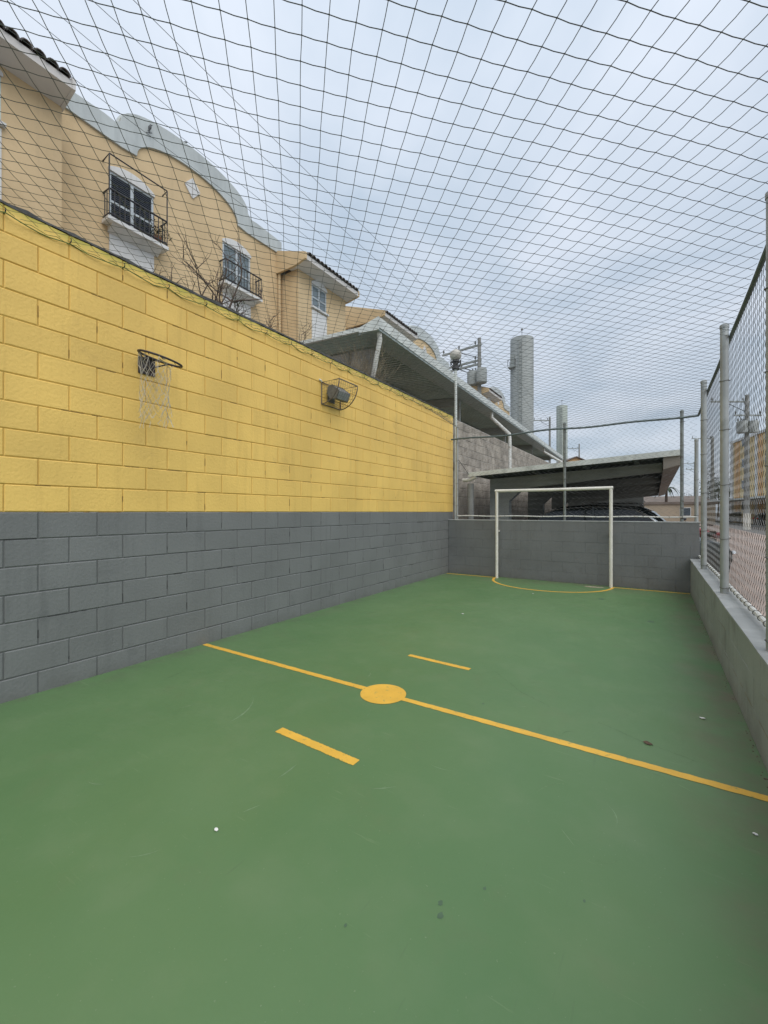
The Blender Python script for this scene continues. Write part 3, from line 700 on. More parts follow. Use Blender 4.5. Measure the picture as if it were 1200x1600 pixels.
# ------------------------------------------------------------------ bare shrubs behind the wall
def twig(b, p, d, ln, r, depth, droop=0.0):
    pts = [p]; cur = Vector(p); dd = Vector(d).normalized(); n = 4
    for k in range(n):
        dd = (dd + Vector((random.gauss(0, .18), random.gauss(0, .18), random.gauss(.04 - droop, .12)))).normalized(); cur = cur + dd * ln / n; pts.append(cur.copy())
    b.tube(pts, [r * (1 - .6 * k / n) for k in range(n + 1)], 4, caps=False)
    if depth:
        for k in range(random.choice((2, 3))):
            q = random.randint(2, n); nd = (dd + Vector((random.gauss(0, .6), random.gauss(0, .6), random.gauss(.1, .4)))).normalized()
            twig(b, pts[q], nd, ln * random.uniform(.5, .75), r * .55, depth - 1, droop)
def shrub(x, y, z, n, ln, r, label, leafy=0):
    t = thing('bare_shrub', (x, y, 0), label, 'shrub', 'leafless shrubs behind the yellow wall')
    for k in range(n):
        b = MB(); yy = y + random.gauss(0, .16)
        p = Vector((x + random.gauss(0, .06), yy, z)); twig(b, p, (random.gauss(0, .25), random.gauss(0, .4), 1), ln * random.uniform(.7, 1.1), r, 3); b.build('branch', BARK, t)
    MB().tube([(x, y, 0), (x + .03, y, z * .5), (x, y, z + .1)], [.035, .03, .02], 6).build('trunk', BARK, t)
    if leafy:
        b = MB()
        for k in range(leafy):
            c_ = Vector((x + random.gauss(.02, .03), y + .22 + random.gauss(0, .04), z + ln * .95 + random.gauss(0, .04))); u = Vector((random.gauss(0, 1), random.gauss(0, 1), random.gauss(0, 1))).normalized() * .03; v = u.cross(Vector((0, 0, 1))).normalized() * .015
            b.face([c_ - u, c_ + v, c_ + u, c_ - v])
        o = b.build('leaves', LEAF, t); o['kind'] = 'stuff'
shrub(-.5, 2.65, 3.3, 6, .52, .016, 'leafless shrub showing above the wall beneath the first balcony')
shrub(-.5, 3.20, 3.3, 4, .70, .022, 'leafless shrub with thick stems in front of the second balcony', 12)
shrub(-.5, 3.68, 3.3, 5, .48, .015, 'small leafless shrub above the wall past the second balcony')
shrub(-.6, 4.62, 3.4, 2, .55, .014, 'thin leafless twig beside the canopy corner')
t = thing('bare_shrub', (-.40, 6.2, 0), 'dense brown leafless bush under the canopy corner', 'shrub', 'leafless shrubs behind the yellow wall')
b = MB()
for k in range(260):
    p = Vector((-.40 + random.gauss(0, .07), 6.12 + random.gauss(0, .26), 3.2))
    if p.y > 6.75 or p.x > -.24: continue
    twig(b, p, (random.gauss(-.05, .14), random.gauss(0, .3), 1), random.uniform(.55, 1.0) * max(.4, 1 - abs(p.y - 6.2) * .7), .004, 1)
o = b.build('twigs', BRUSH, t); o['kind'] = 'stuff'
MB().tube([(-.40, 6.2, 0), (-.40, 6.2, 3.3)], [.06, .04], 6).build('trunk', BARK, t)

# ------------------------------------------------------------------ upper canopy beyond the block wall
def corr(ln, width, pitch=.125, h=.030, th=.012):
    """one trapezoidal sheet, ribs along x, from x=-width..0, y=0..ln"""
    prof = []; n = int(round(ln / pitch))
    for k in range(n):
        y = k * pitch; prof += [(y, 0), (y + pitch * .34, 0), (y + pitch * .48, h), (y + pitch * .86, h)]
    prof.append((n * pitch, 0))
    b = MB(); b.grid([[(x, y, z) for y, z in prof] for x in (-width, 0)]); b.grid([[(x, y, z + th) for y, z in reversed(prof)] for x in (-width, 0)])
    return b
up = thing('canopy', (.10, 5.78, 0), 'long flat canopy of dark ribbed sheets above the block wall', 'canopy'); up.rotation_euler.z = 0
CZU = 4.40
def up_p(v, u): return Vector((.10 + v - .0325 * u, 5.85 + u, 0))
b = corr(1.0, 3.1); b.v = [(x, y, z - .045 * x) for x, y, z in b.v]; me = b.mesh('sheet', SHEETU)
for k in range(20):
    o = inst('roof_sheet', me, up, (-.36 - .0325 * k, k * 1.0, CZU - .002 * (k % 2)))
def skew(b):
    b.v = [(x - .0325 * (y), y, z) for x, y, z in b.v]; return b
def up_build(b, name, m, par=up, smooth=False): skew(b); b.v = [(x + .10, y + 5.78, z) for x, y, z in b.v]; return b.build(name, m, par, smooth)
up_build(MB().prism([(-.40, CZU - .06), (0, CZU - .06), (.0, CZU + .10), (-.03, CZU + .10), (-.03, CZU - .03), (-.37, CZU - .03), (-.37, CZU + .07), (-.40, CZU + .07)], -.02, 20.2, 'y'), 'gutter', FASC)
up_build(MB().box(.001, .012, -.03, 20.2, CZU - .02, CZU + .15), 'fascia', FLASH)
up_build(MB().prism([(-3.45, CZU + .13), (-.38, CZU - .012), (-.38, CZU + .055), (-3.45, CZU + .197)], -.05, .0, 'y'), 'edge_flashing', FLASH)
up_build(MB().prism([(-.38, CZU - .035), (-.04, CZU - .065), (.014, CZU - .065), (.014, CZU + .15), (-.06, CZU + .13), (-.38, CZU + .05)], -.045, -.0205, 'y'), 'edge_flashing', FLASH)
for k in range(1, 5):
    up_build(MB().prism([(-3.4, CZU - .05), (-.41, CZU - .22), (-.41, CZU - .006), (-3.4, CZU + .128)], .1 + k * 4.6, .22 + k * 4.6, 'y'), 'beam', CONCD)
for x in (-1.5, -2.9): up_build(MB().box(x - .03, x + .03, .85, 20.1, CZU - .07 + .045 * (-.40 - x), CZU - .004 + .045 * (-.42 - x)), 'purlin', SHEETU)
for u in (4.9, 9.5, 14.1):
    up_build(MB().box(-.52, -.46, u - .03, u + .03, WTOP + .02, CZU - .07), 'post', GALV)
up_build(MB().tube([(-.06, .10, CZU - .05), (-.06, .12, CZU - .16), (-.30, .24, CZU - .80), (-.42, .28, 2.9)], .042, 10), 'downpipe', PIPEW, up, True)
for u in (6.6, 14.95):
    up_build(MB().tube([(-.1, u, CZU - .05), (-.1, u, CZU - .22), (.16 + .0325 * u, u + .22, CZU - .72), (.17 + .0325 * u, u + .22, CZU - .86), (.17 + .0325 * u, u + .22, 2.30)], .05, 10), 'downpipe', PIPEW, up, True)
# grey walls standing under the canopy
q = thing('rendered_wall', (-1.8, 6.4, 0), 'plain grey rendered wall under the canopy behind the brown bush', 'wall')
MB().prism([(-3.2, -.05), (-.46, -.05), (-.46, 4.36), (-3.2, 4.48)], 6.4, 6.5, 'y').build('panel', mat('pale_grey_render_wall', (0.5, 0.5, 0.5), 0.9, 0.1, 1.5, bump=.3, stain=((.35, .34, .33), .5, .75, 1.5)), q); MB().box(-1.06, -.95, 6.33, 6.399, -.05, 4.37).build('pilaster', CONCD, q)
# continuing unpainted boundary wall
ub = thing('block_wall', (0, 9.05, 0), 'unpainted rough block wall continuing behind the corner post', 'wall')
vrb = [block_mesh(BL, BH, DEP, .008, RAW, .003) for _ in range(5)]
rest = MB(); cnt = 0
for r_ in range(0, 17):
    for k in range(0, 44):
        y0 = 9.06 + (0 if r_ % 2 else -.2) + k * BL
        if y0 < 9.04: continue
        z0 = .12 + r_ * BH
        if z0 > 2.0 and y0 < 14.3: inst('block', random.choice(vrb), ub, (random.uniform(-.004, .004) - .02, y0 + .2 - 9.05, z0 + .1))
        else: clip_block(rest, y0, y0 + BL, z0, z0 + BH, -.02, .008)
o = rest.build('far_blocks', RAW, ub); o['kind'] = 'stuff'
MB().box(-.2, -.028, 9.03, 26.8, -.3, 3.53).build('core', RAWM, ub)

# ------------------------------------------------------------------ lower carport behind the goal
cp = thing('carport', (2.2, 9.25, 0), 'low carport with tapered grey beams directly behind the back wall', 'carport')
RX0, RX1, RZ0, RZ1 = .30, 4.06, 2.20, 2.395
sl_ = (RZ1 - RZ0) / (RX1 - RX0)
b = corr(1.0, RX1 - RX0, .125, .028); b.v = [(x, y, z + x * sl_) for x, y, z in b.v]; me = b.mesh('sheet', SHEETL)
for k in range(16): inst('roof_sheet', me, cp, (RX1 - 2.2, k * 1.0 + .02, RZ1 - .002 * (k % 2)))
ed = MB(); ed.prism([(RX0 - .02, RZ0 - .03), (RX1 + .24, RZ1 + .24 * sl_ - .03), (RX1 + .24, RZ1 + .24 * sl_ + .075), (RX0 - .02, RZ0 + .065)], 9.22, 9.26, 'y'); ed.build('edge_flashing', FLASH, cp)
MB().prism([(RX1 - .03, 2.14), (RX1 + .235, 2.215), (RX1 + .235, RZ1 + .04), (RX1 + .015, RZ1 + .03), (RX1 + .015, 2.40), (RX1 - .03, 2.36)], 9.262, 25.3, 'y').build('fascia', BEIGE, cp)
for k in range(5):
    y = 10.0 + k * 3.6
    pts = [(.55, -.1), (.98, -.1), (.98, 1.62), (1.28, 1.90), (1.6, 1.95), (RX1 - .05, 2.17), (RX1 - .05, RZ1 - .075), (.55, RZ0 - .055)]
    MB().prism(pts, y, y + .22, 'y').build('frame', CONCD, cp, bevel=.012)
for k, x in enumerate((.75, 1.7, 2.7, 3.6)):
    z = RZ0 + (x - RX0) * sl_; MB().box(x - .04, x + .04, 9.4, 25, z - .06, z - .003).build('purlin', SHEETL, cp)
MB().lathe([(.075, -.1), (.075, 2.02)], 14, (.30, 9.34, 0)).build('drain_pipe', CONC, cp, True)
MB().tube([(.13, 9.30, 2.10), (.22, 9.30, 2.10), (.34, 9.30, 2.12), (.46, 9.27, 2.17)], .045, 10).build('gutter_elbow', PIPEW, cp, True)
q = thing('added_end_wall', (2.2, 25.4, 0), 'added wall keeping the far end of the carport dark', 'wall'); MB().box(.0, 3.4, 25.4, 25.6, -.06, 2.3).build('panel', CONCD, q)  # far wall added so the carport interior stays dark
MB().box(.0, 3.4, 25.38, 25.61, 2.3, 2.34).build('cap', CONCD, q)

# ------------------------------------------------------------------ vehicles
def make_car(name, label, group, paint, L=4.3, W=1.74, Hh=1.5, hatch=False, rails=False, trim=True):
    t = thing(name, (0, 0, 0), label, 'car', group)
    belt = Hh * .62; hw = W / 2
    xs = [-.5, -.485, -.44, -.34, -.2, 0, .15, .26, .38, .46, .495, .5]
    topz_ = {True: [.45, .60, .63, .63, .625, .62, .615, .60, .55, .50, .42, .35], False: [.45, .57, .605, .62, .625, .62, .615, .60, .55, .50, .42, .35]}[hatch]
    wx = [.80, .90, .97, 1, 1, 1, 1, 1, .99, .93, .84, .76]
    rows = []
    for x, tz, k in zip(xs, topz_, wx):
        w_ = hw * k; z1 = Hh * tz
        half = [(w_ * .86, Hh * .13), (w_ * .97, Hh * .20), (w_, Hh * .36), (w_ * .985, Hh * .50), (w_ * .94, z1 - .03), (w_ * .84, z1), (0, z1 + .02)]
        rows.append([(x * L, y, min(z, z1 + .02)) for y, z in half] + [(x * L, -y, min(z, z1 + .02)) for y, z in reversed(half[:-1])])
    b = MB(); b.grid(rows, close_u=True); n = len(rows[0]); b.f.append(tuple(range(n))); b.f.append(tuple(reversed(range(len(b.v) - n, len(b.v)))))
    body = b.build('body', paint, t, True)
    a0, a1 = (-.485, -.30) if hatch else (-.40, -.24)     # tail of glasshouse, roof rear
    prof = [(a0, .60), (a0 + .02, .66), (BEZ(a0, a1, .6), .88), (a1, .965), (-.08, 1.0), (.06, .985), (.13, .95), (.22, .78), (.30, .605)]
    rows = []
    for x, z in prof:
        q = (z - .6) / .4; w_ = hw * (.90 - .18 * max(0, q)); zt = Hh * z
        rows.append([(x * L, hw * .90, Hh * .60), (x * L, BEZ(hw * .9, w_, .6), BEZ(Hh * .6, zt, .6)), (x * L, w_, zt - .02), (x * L, w_ * .8, zt), (x * L, 0, zt + .015), (x * L, -w_ * .8, zt), (x * L, -w_, zt - .02), (x * L, -BEZ(hw * .9, w_, .6), BEZ(Hh * .6, zt, .6)), (x * L, -hw * .90, Hh * .60)])
    b = MB(); b.grid(rows); gl = b.build('glasshouse', CGLASS, t, True)
    b = MB(); b.grid([[(x * 1.0, y * 1.005, z + .012) for x, y, z in r[2:7]] for r in rows[3:7]]); b.build('roof', paint, t, True)
    for s2 in (-1, 1):
        tr = [Vector((x * L, s2 * (hw * (.90 - .18 * max(0, (z - .6) / .4)) + .006), Hh * z - .035)) for x, z in prof]
        if trim: MB().tube(tr, .013, 6).build('window_trim', CHROME, t)
        for x, a in ((-.06, .02),): MB().tube([(x * L, s2 * hw * .905, Hh * .6), ((x + a * 0) * L, s2 * hw * .735, Hh * .97)], .035, 5).build('pillar', paint, t)
        if rails: MB().tube([(-.30 * L, s2 * hw * .66, Hh * .99), (-.27 * L, s2 * hw * .66, Hh * 1.035), (.02 * L, s2 * hw * .66, Hh * 1.045), (.05 * L, s2 * hw * .66, Hh * 1.0)], .016, 6).build('roof_rail', CHROME, t)
        MB().lathe([(.02, -.01), (.09, .0), (.02, .02)], 10, (.495 * L, s2 * hw * .66, Hh * .43), 'x').build('headlight', PALEL, t)
        MB().box(-.502 * L, -.47 * L, s2 * hw * .72 - .10, s2 * hw * .72 + .10, Hh * .46, Hh * .58).build('tail_light', REDL, t, bevel=.02)
        MB().box(.14 * L, .17 * L, s2 * hw * .93, s2 * hw * 1.12, Hh * .60, Hh * .67).build('mirror', paint, t) if False else MB().lathe([(.01, -.05), (.06, -.03), (.06, .03), (.01, .05)], 8, (.155 * L, s2 * hw * 1.03, Hh * .64), 'y').build('mirror', paint, t)
        for x in (-.31, .31):
            wl = MB().lathe([(.2, -.1), (.30, -.1), (.315, -.07), (.315, .07), (.30, .1), (.2, .1)], 20, (x * L, s2 * (hw - .1), .315), 'y').build('wheel', RUBBER, t, True)
            MB().lathe([(.03, -.105), (.2, -.103), (.2, .103), (.03, .105)], 16, (x * L, s2 * (hw - .1), .315), 'y').build('rim', ALU, wl, True)
    return t
def place(o, x, y, rz, z=-.052): o.location = (x, y, z); o.rotation_euler = (0, 0, rz); return o
gcars = 'cars parked under the near carport'
place(make_car('parked_car', 'dark car with bright window trim nearest behind the goal wall', gcars, DARKC, 4.4, 1.76, 1.57), 2.95, 11.4, R(2))
place(make_car('parked_car', 'black hatchback with roof rails behind the nearest car', gcars, BLACKC, 3.9, 1.7, 1.60, True, True, False), 2.45, 14.2, math.pi - R(2))
place(make_car('parked_car', 'dim black car deep under the carport', gcars, BLACKC, 4.2, 1.7, 1.5, trim=False), 2.3, 17.2, 0)

mt = thing('motorcycle', (0, 0, 0), 'red motorcycle parked beyond the corner of the back wall', 'motorcycle')
for x in (-.62, .62):
    wl = MB().lathe([(.22, -.045), (.28, -.05), (.30, 0), (.28, .05), (.22, .045)], 20, (x, 0, .30), 'y').build('wheel', RUBBER, mt, True)
    MB().lathe([(.03, -.05), (.05, -.02), (.22, -.012), (.22, .012), (.05, .02), (.03, .05)], 16, (x, 0, .30), 'y').build('rim', ALU, wl, True)
def blob(c, r, n=10, m=14):
    b = MB(); b.grid([[(c[0] + r[0] * math.sin(math.pi * i / n) * math.cos(2 * math.pi * j / m), c[1] + r[1] * math.sin(math.pi * i / n) * math.sin(2 * math.pi * j / m), c[2] + r[2] * math.cos(math.pi * i / n)) for j in range(m)] for i in range(n + 1)], close_u=True); return b
blob((.15, 0, .84), (.27, .16, .14)).build('fuel_tank', REDP, mt, True)
blob((-.52, 0, .82), (.28, .13, .08)).build('tail_cowl', REDP, mt, True)
MB().prism([(-.30, .78), (-.05, .80), (-.02, .88), (-.28, .86), (-.55, .90), (-.55, .84)], -.12, .12, 'y').build('seat', RUBBER, mt, bevel=.03)
MB().prism([(-.2, .3), (.2, .28), (.28, .6), (.1, .72), (-.18, .68)], -.14, .14, 'y').build('engine', PLAST, mt, bevel=.03)
MB().prism([(.40, .62), (.62, .66), (.85, .58), (.80, .64), (.62, .72), (.40, .68)], -.06, .06, 'y').build('mudguard', REDP, mt, bevel=.02)
for s2 in (-1, 1):
    MB().tube([(.62, s2 * .07, .30), (.42, s2 * .07, .98)], .025, 8).build('fork', CHROME, mt)
    MB().tube([(-.62, s2 * .08, .30), (-.1, s2 * .1, .38)], .025, 6).build('swing_arm', IRON, mt)
    MB().tube([(.40, s2 * .06, 1.0), (.36, s2 * .3, 1.06), (.26, s2 * .36, 1.05)], .016, 6).build('handlebar', IRON, mt)
    MB().tube([(.38, s2 * .24, 1.05), (.40, s2 * .28, 1.2)], .008, 5).build('mirror_stem', IRON, mt)
    blob((.40, s2 * .29, 1.22), (.02, .06, .04)).build('mirror', IRON, mt, True)
blob((.52, 0, .90), (.10, .10, .10)).build('headlight', PALEL, mt, True)
MB().tube([(.1, -.16, .35), (-.3, -.18, .30), (-.75, -.19, .42)], [.025, .035, .045], 10).build('exhaust', CHROME, mt, True)
blob((-.80, 0, .80), (.03, .07, .04)).build('tail_light', PALEL, mt, True)
MB().tube([(-.02, .15, .28), (-.06, .28, .02)], .012, 5).build('side_stand', IRON, mt)
place(mt, 5.02, 14.0, R(118))

# ------------------------------------------------------------------ apartment buildings with curved gables
F, WF, EV = CX - 10.5, CX - 9.7, CX - 9.2
GC = 6.78
def gable(up_):
    """outline of the gable (y,z) from low y to high y: shoulders, notch, arch"""
    aw, base, peak, sh = (1.82, 10.46, 11.13, 10.36) if up_ else (1.46, 9.90, 10.56, 9.86)
    pts = [(3.53, sh - (.05 if up_ else -.04)), (GC - aw - .35, sh)]
    if up_: pts.append((GC - aw - .12, sh - .02))
    for k in range(25):
        a = math.pi * (1 - k / 24); y = GC + aw * math.cos(a); pts.append((y, base + (peak - base) * math.sin(a) ** .9))
    if up_: pts.append((GC + aw + .12, sh - .02))
    pts += [(GC + aw + .35, sh), (9.97, sh - (.05 if up_ else -.04))]
    return pts
def window(root, y0, y1, z0, z1, X, glass, louvre=False, panel=True, balcony=False, tall=False):
    w_ = tag(MB().box(X - .10, X - .06, y0, y1, z0, z1).build('window', LOUV, root), None, None)
    fr = MB()
    for a, c in ((y0, y0 + .05), (y1 - .05, y1), ((y0 + y1) / 2 - .035, (y0 + y1) / 2 + .035)): fr.box(X - .06, X - .004, a, c, z0, z1)
    for a, c in ((z0, z0 + .05), (z1 - .05, z1)): fr.box(X - .06, X - .006, y0 + .05, y1 - .05, a, c)
    fr.box(X - .058, X - .012, y0 + .05, y1 - .05, BEZ(z0, z1, .42), BEZ(z0, z1, .42) + .05)
    fr.build('window_frame', ALU, w_)
    ym = (y0 + y1) / 2
    for a, c in ((y0 + .05, ym - .035), (ym + .035, y1 - .05)):
        for e, g in ((z0 + .05, BEZ(z0, z1, .42)), (BEZ(z0, z1, .42) + .05, z1 - .05)):
            MB().box(X - .045, X - .035, a, c, e, g).build('pane', glass, w_)
            if louvre:
                lv = MB(); n = int((g - e) / .045)
                for k in range(n): lv.prism([(X - .034, e + k * .045 + .006), (X - .012, e + k * .045 + .002), (X - .012, e + k * .045 + .008), (X - .034, e + k * .045 + .036)], a + .004, c - .004, 'y')
                lo = lv.build('louvre_slats', LOUV, w_); lo['kind'] = 'stuff'
    hd = [(y0 - .02, z1 + .002), (y1 + .02, z1 + .002)] + [(BEZ(y1 + .02, y0 - .02, k / 12), z1 + .06 + .17 * math.sin(math.pi * k / 12) ** .8) for k in range(13)]
    MB().prism(hd, X + .001, X + .03, 'x').build('arched_head', WHITEB, root)
    if panel: MB().box(X + .001, X + .025, y0, y1, z0 - 1.6, z0 - .10).build('spandrel', WHITEB, root)
    if not balcony: MB().box(X - .05, X + .09, y0 - .05, y1 + .05, z0 - .06, z0 - .005).build('sill', WHITEB, root); return
    bx = X + .31
    sb = MB().prism([(X + .026, z0 - .11), (bx + .02, z0 - .11), (bx + .02, z0 - .03), (X + .026, z0 - .03)], y0 - .16, y1 + .20, 'y').build('balcony_slab', WHITEB, root)
    MB().prism([(X + .026, z0 - .25), (X + .05, z0 - .24), (bx - .10, z0 - .15), (bx - .05, z0 - .112), (X + .026, z0 - .112)], y0 - .04, y1 + .08, 'y').build('corbel', WHITEB, sb)
    rl = tag(MB().tube([(X + .03, y0 - .13, z0 + .58), (bx, y0 - .13, z0 + .58), (bx, y1 + .17, z0 + .58), (X + .03, y1 + .17, z0 + .58)], .021, 6).build('railing', IRON, root), None, None)
    MB().tube([(X + .03, y0 - .13, z0 + .03), (bx, y0 - .13, z0 + .03), (bx, y1 + .17, z0 + .03), (X + .03, y1 + .17, z0 + .03)], .019, 6).build('bottom_rail', IRON, rl)
    nb = 12
    for k in range(nb + 1):
        y = BEZ(y0 - .13, y1 + .17, k / nb); MB().tube([(bx, y, z0 - .03), (bx, y, z0 + .58)], .011, 5).build('baluster', IRON, rl)
    for y in (y0 - .13, y1 + .17):
        for k in (1, 2): MB().tube([(BEZ(X, bx, k / 3), y, z0 + .03), (BEZ(X, bx, k / 3), y, z0 + .58)], .011, 5).build('baluster', IRON, rl)
    if tall:
        MB().tube([(X, y0 - .13, z1 + .10), (bx, y0 - .13, z1 + .14), (bx, y1 + .17, z1 + .14), (X + .1, y1 + .17, z1 + .10)], .016, 5).build('awning_rod', IRON, rl)
        for y in (y0 - .13, y1 + .17): MB().tube([(bx, y, z0 + .5), (bx, y, z1 + .14)], .016, 5).build('awning_post', IRON, rl)
tile_me = None
def building(label, lod=0):
    t = thing('apartment_building', (F, GC, 0), label, 'building', 'curved gable apartment blocks in a row')
    up_, lo_ = gable(True), gable(False)
    body = [(3.53, -.06)] + [(y, z - .06) for y, z in up_] + [(9.97, -.06)]
    wm_ = MB(); HZ = 9.28
    wm_.prism([(3.53, HZ)] + [(y, z - .06) for y, z in up_] + [(9.97, HZ)], F - .35, F, 'x')
    holes = [(4.72, 5.74, 7.97, 9.18), (7.73, 8.72, 7.93, 9.17)]
    ys = [3.53] + [q for h in holes for q in h[:2]] + [9.97]
    for a, c in zip(ys[::2], ys[1::2]): wm_.box(F - .35, F, a, c, -.06, HZ)
    for a, c, e, g in holes: wm_.box(F - .35, F, a, c, -.06, e); wm_.box(F - .35, F, a, c, g, HZ)
    wm_.build('wall', PEACH, t)
    band = [p for p in up_] + [p for p in reversed(lo_)]
    MB().prism(band, F + .001, F + .05, 'x').build('gable_band', BAND, t)
    MB().tube([(F - .1, y, z + .0) for y, z in up_], .045, 6).build('gable_coping', BAND, t)
    MB().box(F - 7, F - .36, 3.0, 10.4, -.06, 9.3).build('rear_block', PEACH, t)
    for s2, (a, c) in ((-1, (.9, 3.52)), (1, (9.98, 12.45)))[:1 if lod else 2]:
        ww = MB().box(F - 6.9, WF - .2, a, c, -.06, 9.22)
        h0_, h1_, e_, g_2 = (10.61, 11.36, 8.27, 9.03) if s2 > 0 else (1.82, 2.615, 8.2, 9.03)
        for m0, m1, n0, n1 in ((a, h0_, -.06, 9.22), (h1_, c, -.06, 9.22), (h0_, h1_, -.06, e_), (h0_, h1_, g_2, 9.22)): ww.box(WF - .2, WF, m0, m1, n0, n1)
        ww.build('wing_wall', PEACH, t)
        e0, e1 = a - .1, c + .12
        if s2 < 0: e1 = c - .02
        else: e0 = a - .14
        MB().prism([(WF - .002, 9.221), (EV, 9.30), (EV, 9.44), (WF - .3, 9.62), (WF - .3, 9.221)], e0, e1, 'y').build('eave', SOFF, t)
        rf = MB().prism([(EV - .02, 9.442), (EV - .02, 9.47), (F - 3.2, 11.0), (F - 3.2, 10.9), (WF - .29, 9.63)], e0 + .02, e1 - .02, 'y').build('roof', TILE, t)
        for ge in ((e0 - .075, e0 - .001), (e1 + .001, e1 + .06)): MB().prism([(WF, 9.20), (EV + .01, 9.30), (EV + .01, 9.50), (F - 3.2, 11.06), (F - 3.2, 9.2)], ge[0], ge[1], 'y').build('gable_end', SOFF if (s2 < 0 and ge[0] > e0) else PEACH, t)
        nt_ = int((e1 - e0) / .19)
        ang = math.atan2(11.0 - 9.47, EV - .02 - (F - 3.2))
        b = MB(); Ls = 4.6 if not lod else 4.0
        rows = []
        for xx in (0.06, -Ls):
            rows.append([(xx * math.cos(ang), .092 * math.cos(q / 6 * math.pi), -xx * math.sin(ang) + .088 * math.sin(q / 6 * math.pi)) for q in range(7)])
        b.grid(rows); rows = [[(x, y * .82, z - .014) for x, y, z in r] for r in rows]; b.grid(rows)
        i0 = 0; b.f += [(q, q + 1, 14 + q + 1, 14 + q) for q in range(6)]
        me = b.mesh('tile', TILE)
        for k in range(nt_): inst('tile', me, rf, Vector((EV - .0, e0 + .11 + k * .19, 9.47)) - wloc(t))
    if True:
        window(t, 4.72, 5.74, 7.97, 9.18, F, GLASS, True, True, True, True)
        window(t, 7.73, 8.72, 7.93, 9.17, F, GLASS2, False, True, True, False)
        if not lod: window(t, 10.61, 11.36, 8.27, 9.03, WF, GLASS2, False, True)
        window(t, 1.82, 2.615, 8.2, 9.03, WF, GLASS2, False, True)
        dm = [(GC + .24 * math.cos(k * math.pi / 2 + .0), 10.07 + .29 * math.sin(k * math.pi / 2)) for k in range(4)]
        for k in range(4):
            cxm = (GC + dm[k][0] + dm[(k + 1) % 4][0]) / 3; czm = (10.07 + dm[k][1] + dm[(k + 1) % 4][1]) / 3
            MB().prism([(cxm + (y - cxm) * .9, czm + (z - czm) * .9) for y, z in ((GC, 10.07), dm[k], dm[(k + 1) % 4])], F + .001, F + .03, 'x').build('gable_ornament', WHITEB, t)
        MB().tube([(F + .07, 9.86, 9.3), (F + .07, 9.86, 0)], .045, 8).build('downpipe', PEACH, t, True)
    return t
building('peach apartment block with two iron balconies and white curved gable above the yellow wall')
for dy, lab in ((13.6, 'second curved gable apartment block showing over the canopy'), (26.3, 'third curved gable apartment block far along the row beside the tall tower')):
    b_ = building(lab, 1); b_.location.y += dy
MB_ = MB().prism([(12.5, 0), (17.0, 0), (17.0, 9.2), (12.5, 9.45)], F - 5, F - 1.0, 'x')
t = thing('link_building', (F - 1, 14.5, 0), 'low peach link block between the first two apartment buildings', 'building'); MB_.build('wall', PEACH, t)
MB().prism([(12.5, 9.451), (17.0, 9.201), (17.0, 9.26), (12.5, 9.51)], F - 5.05, F - .95, 'x').build('roof_cap', SOFF, t)
# fern on the first balcony
t = thing('potted_fern', (F + .2, 5.72, 7.94), 'leafy pot plant in the corner of the first balcony', 'plant')
MB().lathe([(.07, 7.945), (.10, 8.12), (.09, 8.12), (.085, 8.09)], 12, (F + .2, 5.72, 0)).build('pot', mat('clay_pot', (.2, .09, .05), .9), t, True)
b = MB()
for k in range(160):
    a = random.uniform(0, 6.283); el = random.uniform(.1, 1.4); ln = random.uniform(.1, .42); c_ = Vector((F + .2, 5.72, 8.12)) + Vector((math.cos(a) * math.cos(el) * .35, math.sin(a) * math.cos(el), math.sin(el))) * ln
    u = Vector((random.gauss(0, 1), random.gauss(0, 1), random.gauss(0, .6))).normalized() * .05; v = u.cross(Vector((.3, .2, 1))).normalized() * .014
    b.face([c_ - u, c_ + v, c_ + u, c_ - v])
o = b.build('fronds', LEAFD, t); o['kind'] = 'stuff'
# birds by the gable
def bird(p, s_, label, lean):
    t = thing('bird', p, label, 'bird', 'birds at the curved gable'); p = Vector(p)
    b = MB(); ax = Vector((0, math.sin(lean), math.cos(lean)))
    prof = [(-.5, .04), (-.42, .07), (-.30, .045), (-.15, .12), (.05, .17), (.22, .15), (.33, .10), (.40, .11), (.47, .08), (.52, .02)]
    b.tube([p + ax * q * s_ + Vector((0, 0, .5 * s_)) for q, _ in prof], [r * s_ for _, r in prof], 10); b.build('body', FEATH, t, True)
    hb = p + ax * .46 * s_ + Vector((0, 0, .5 * s_)); MB().tube([hb + Vector((.04 * s_, .05 * s_, 0)), hb + Vector((.08 * s_, .16 * s_, -.02 * s_))], [.03 * s_, .004], 6).build('beak', IRON, t)
    for s2 in (-1, 1): MB().tube([p + Vector((.04 * s2 * s_, 0, 0)), p + Vector((.05 * s2 * s_, 0, .28 * s_))], .02 * s_, 4).build('leg', IRON, t)
bird((F + .12, 5.58, 10.62), .22, 'grey bird against the pale gable band of the apartment block', R(18))
MB().tube([(F + .0, 5.50, 10.615), (F + .16, 5.62, 10.615)], .008, 5).build('gable_spike', IRON, bpy.data.objects['apartment_building'])
bird((F - .09, 6.62, 11.155), .17, 'small grey bird perched on the crest of the curved gable', R(50))

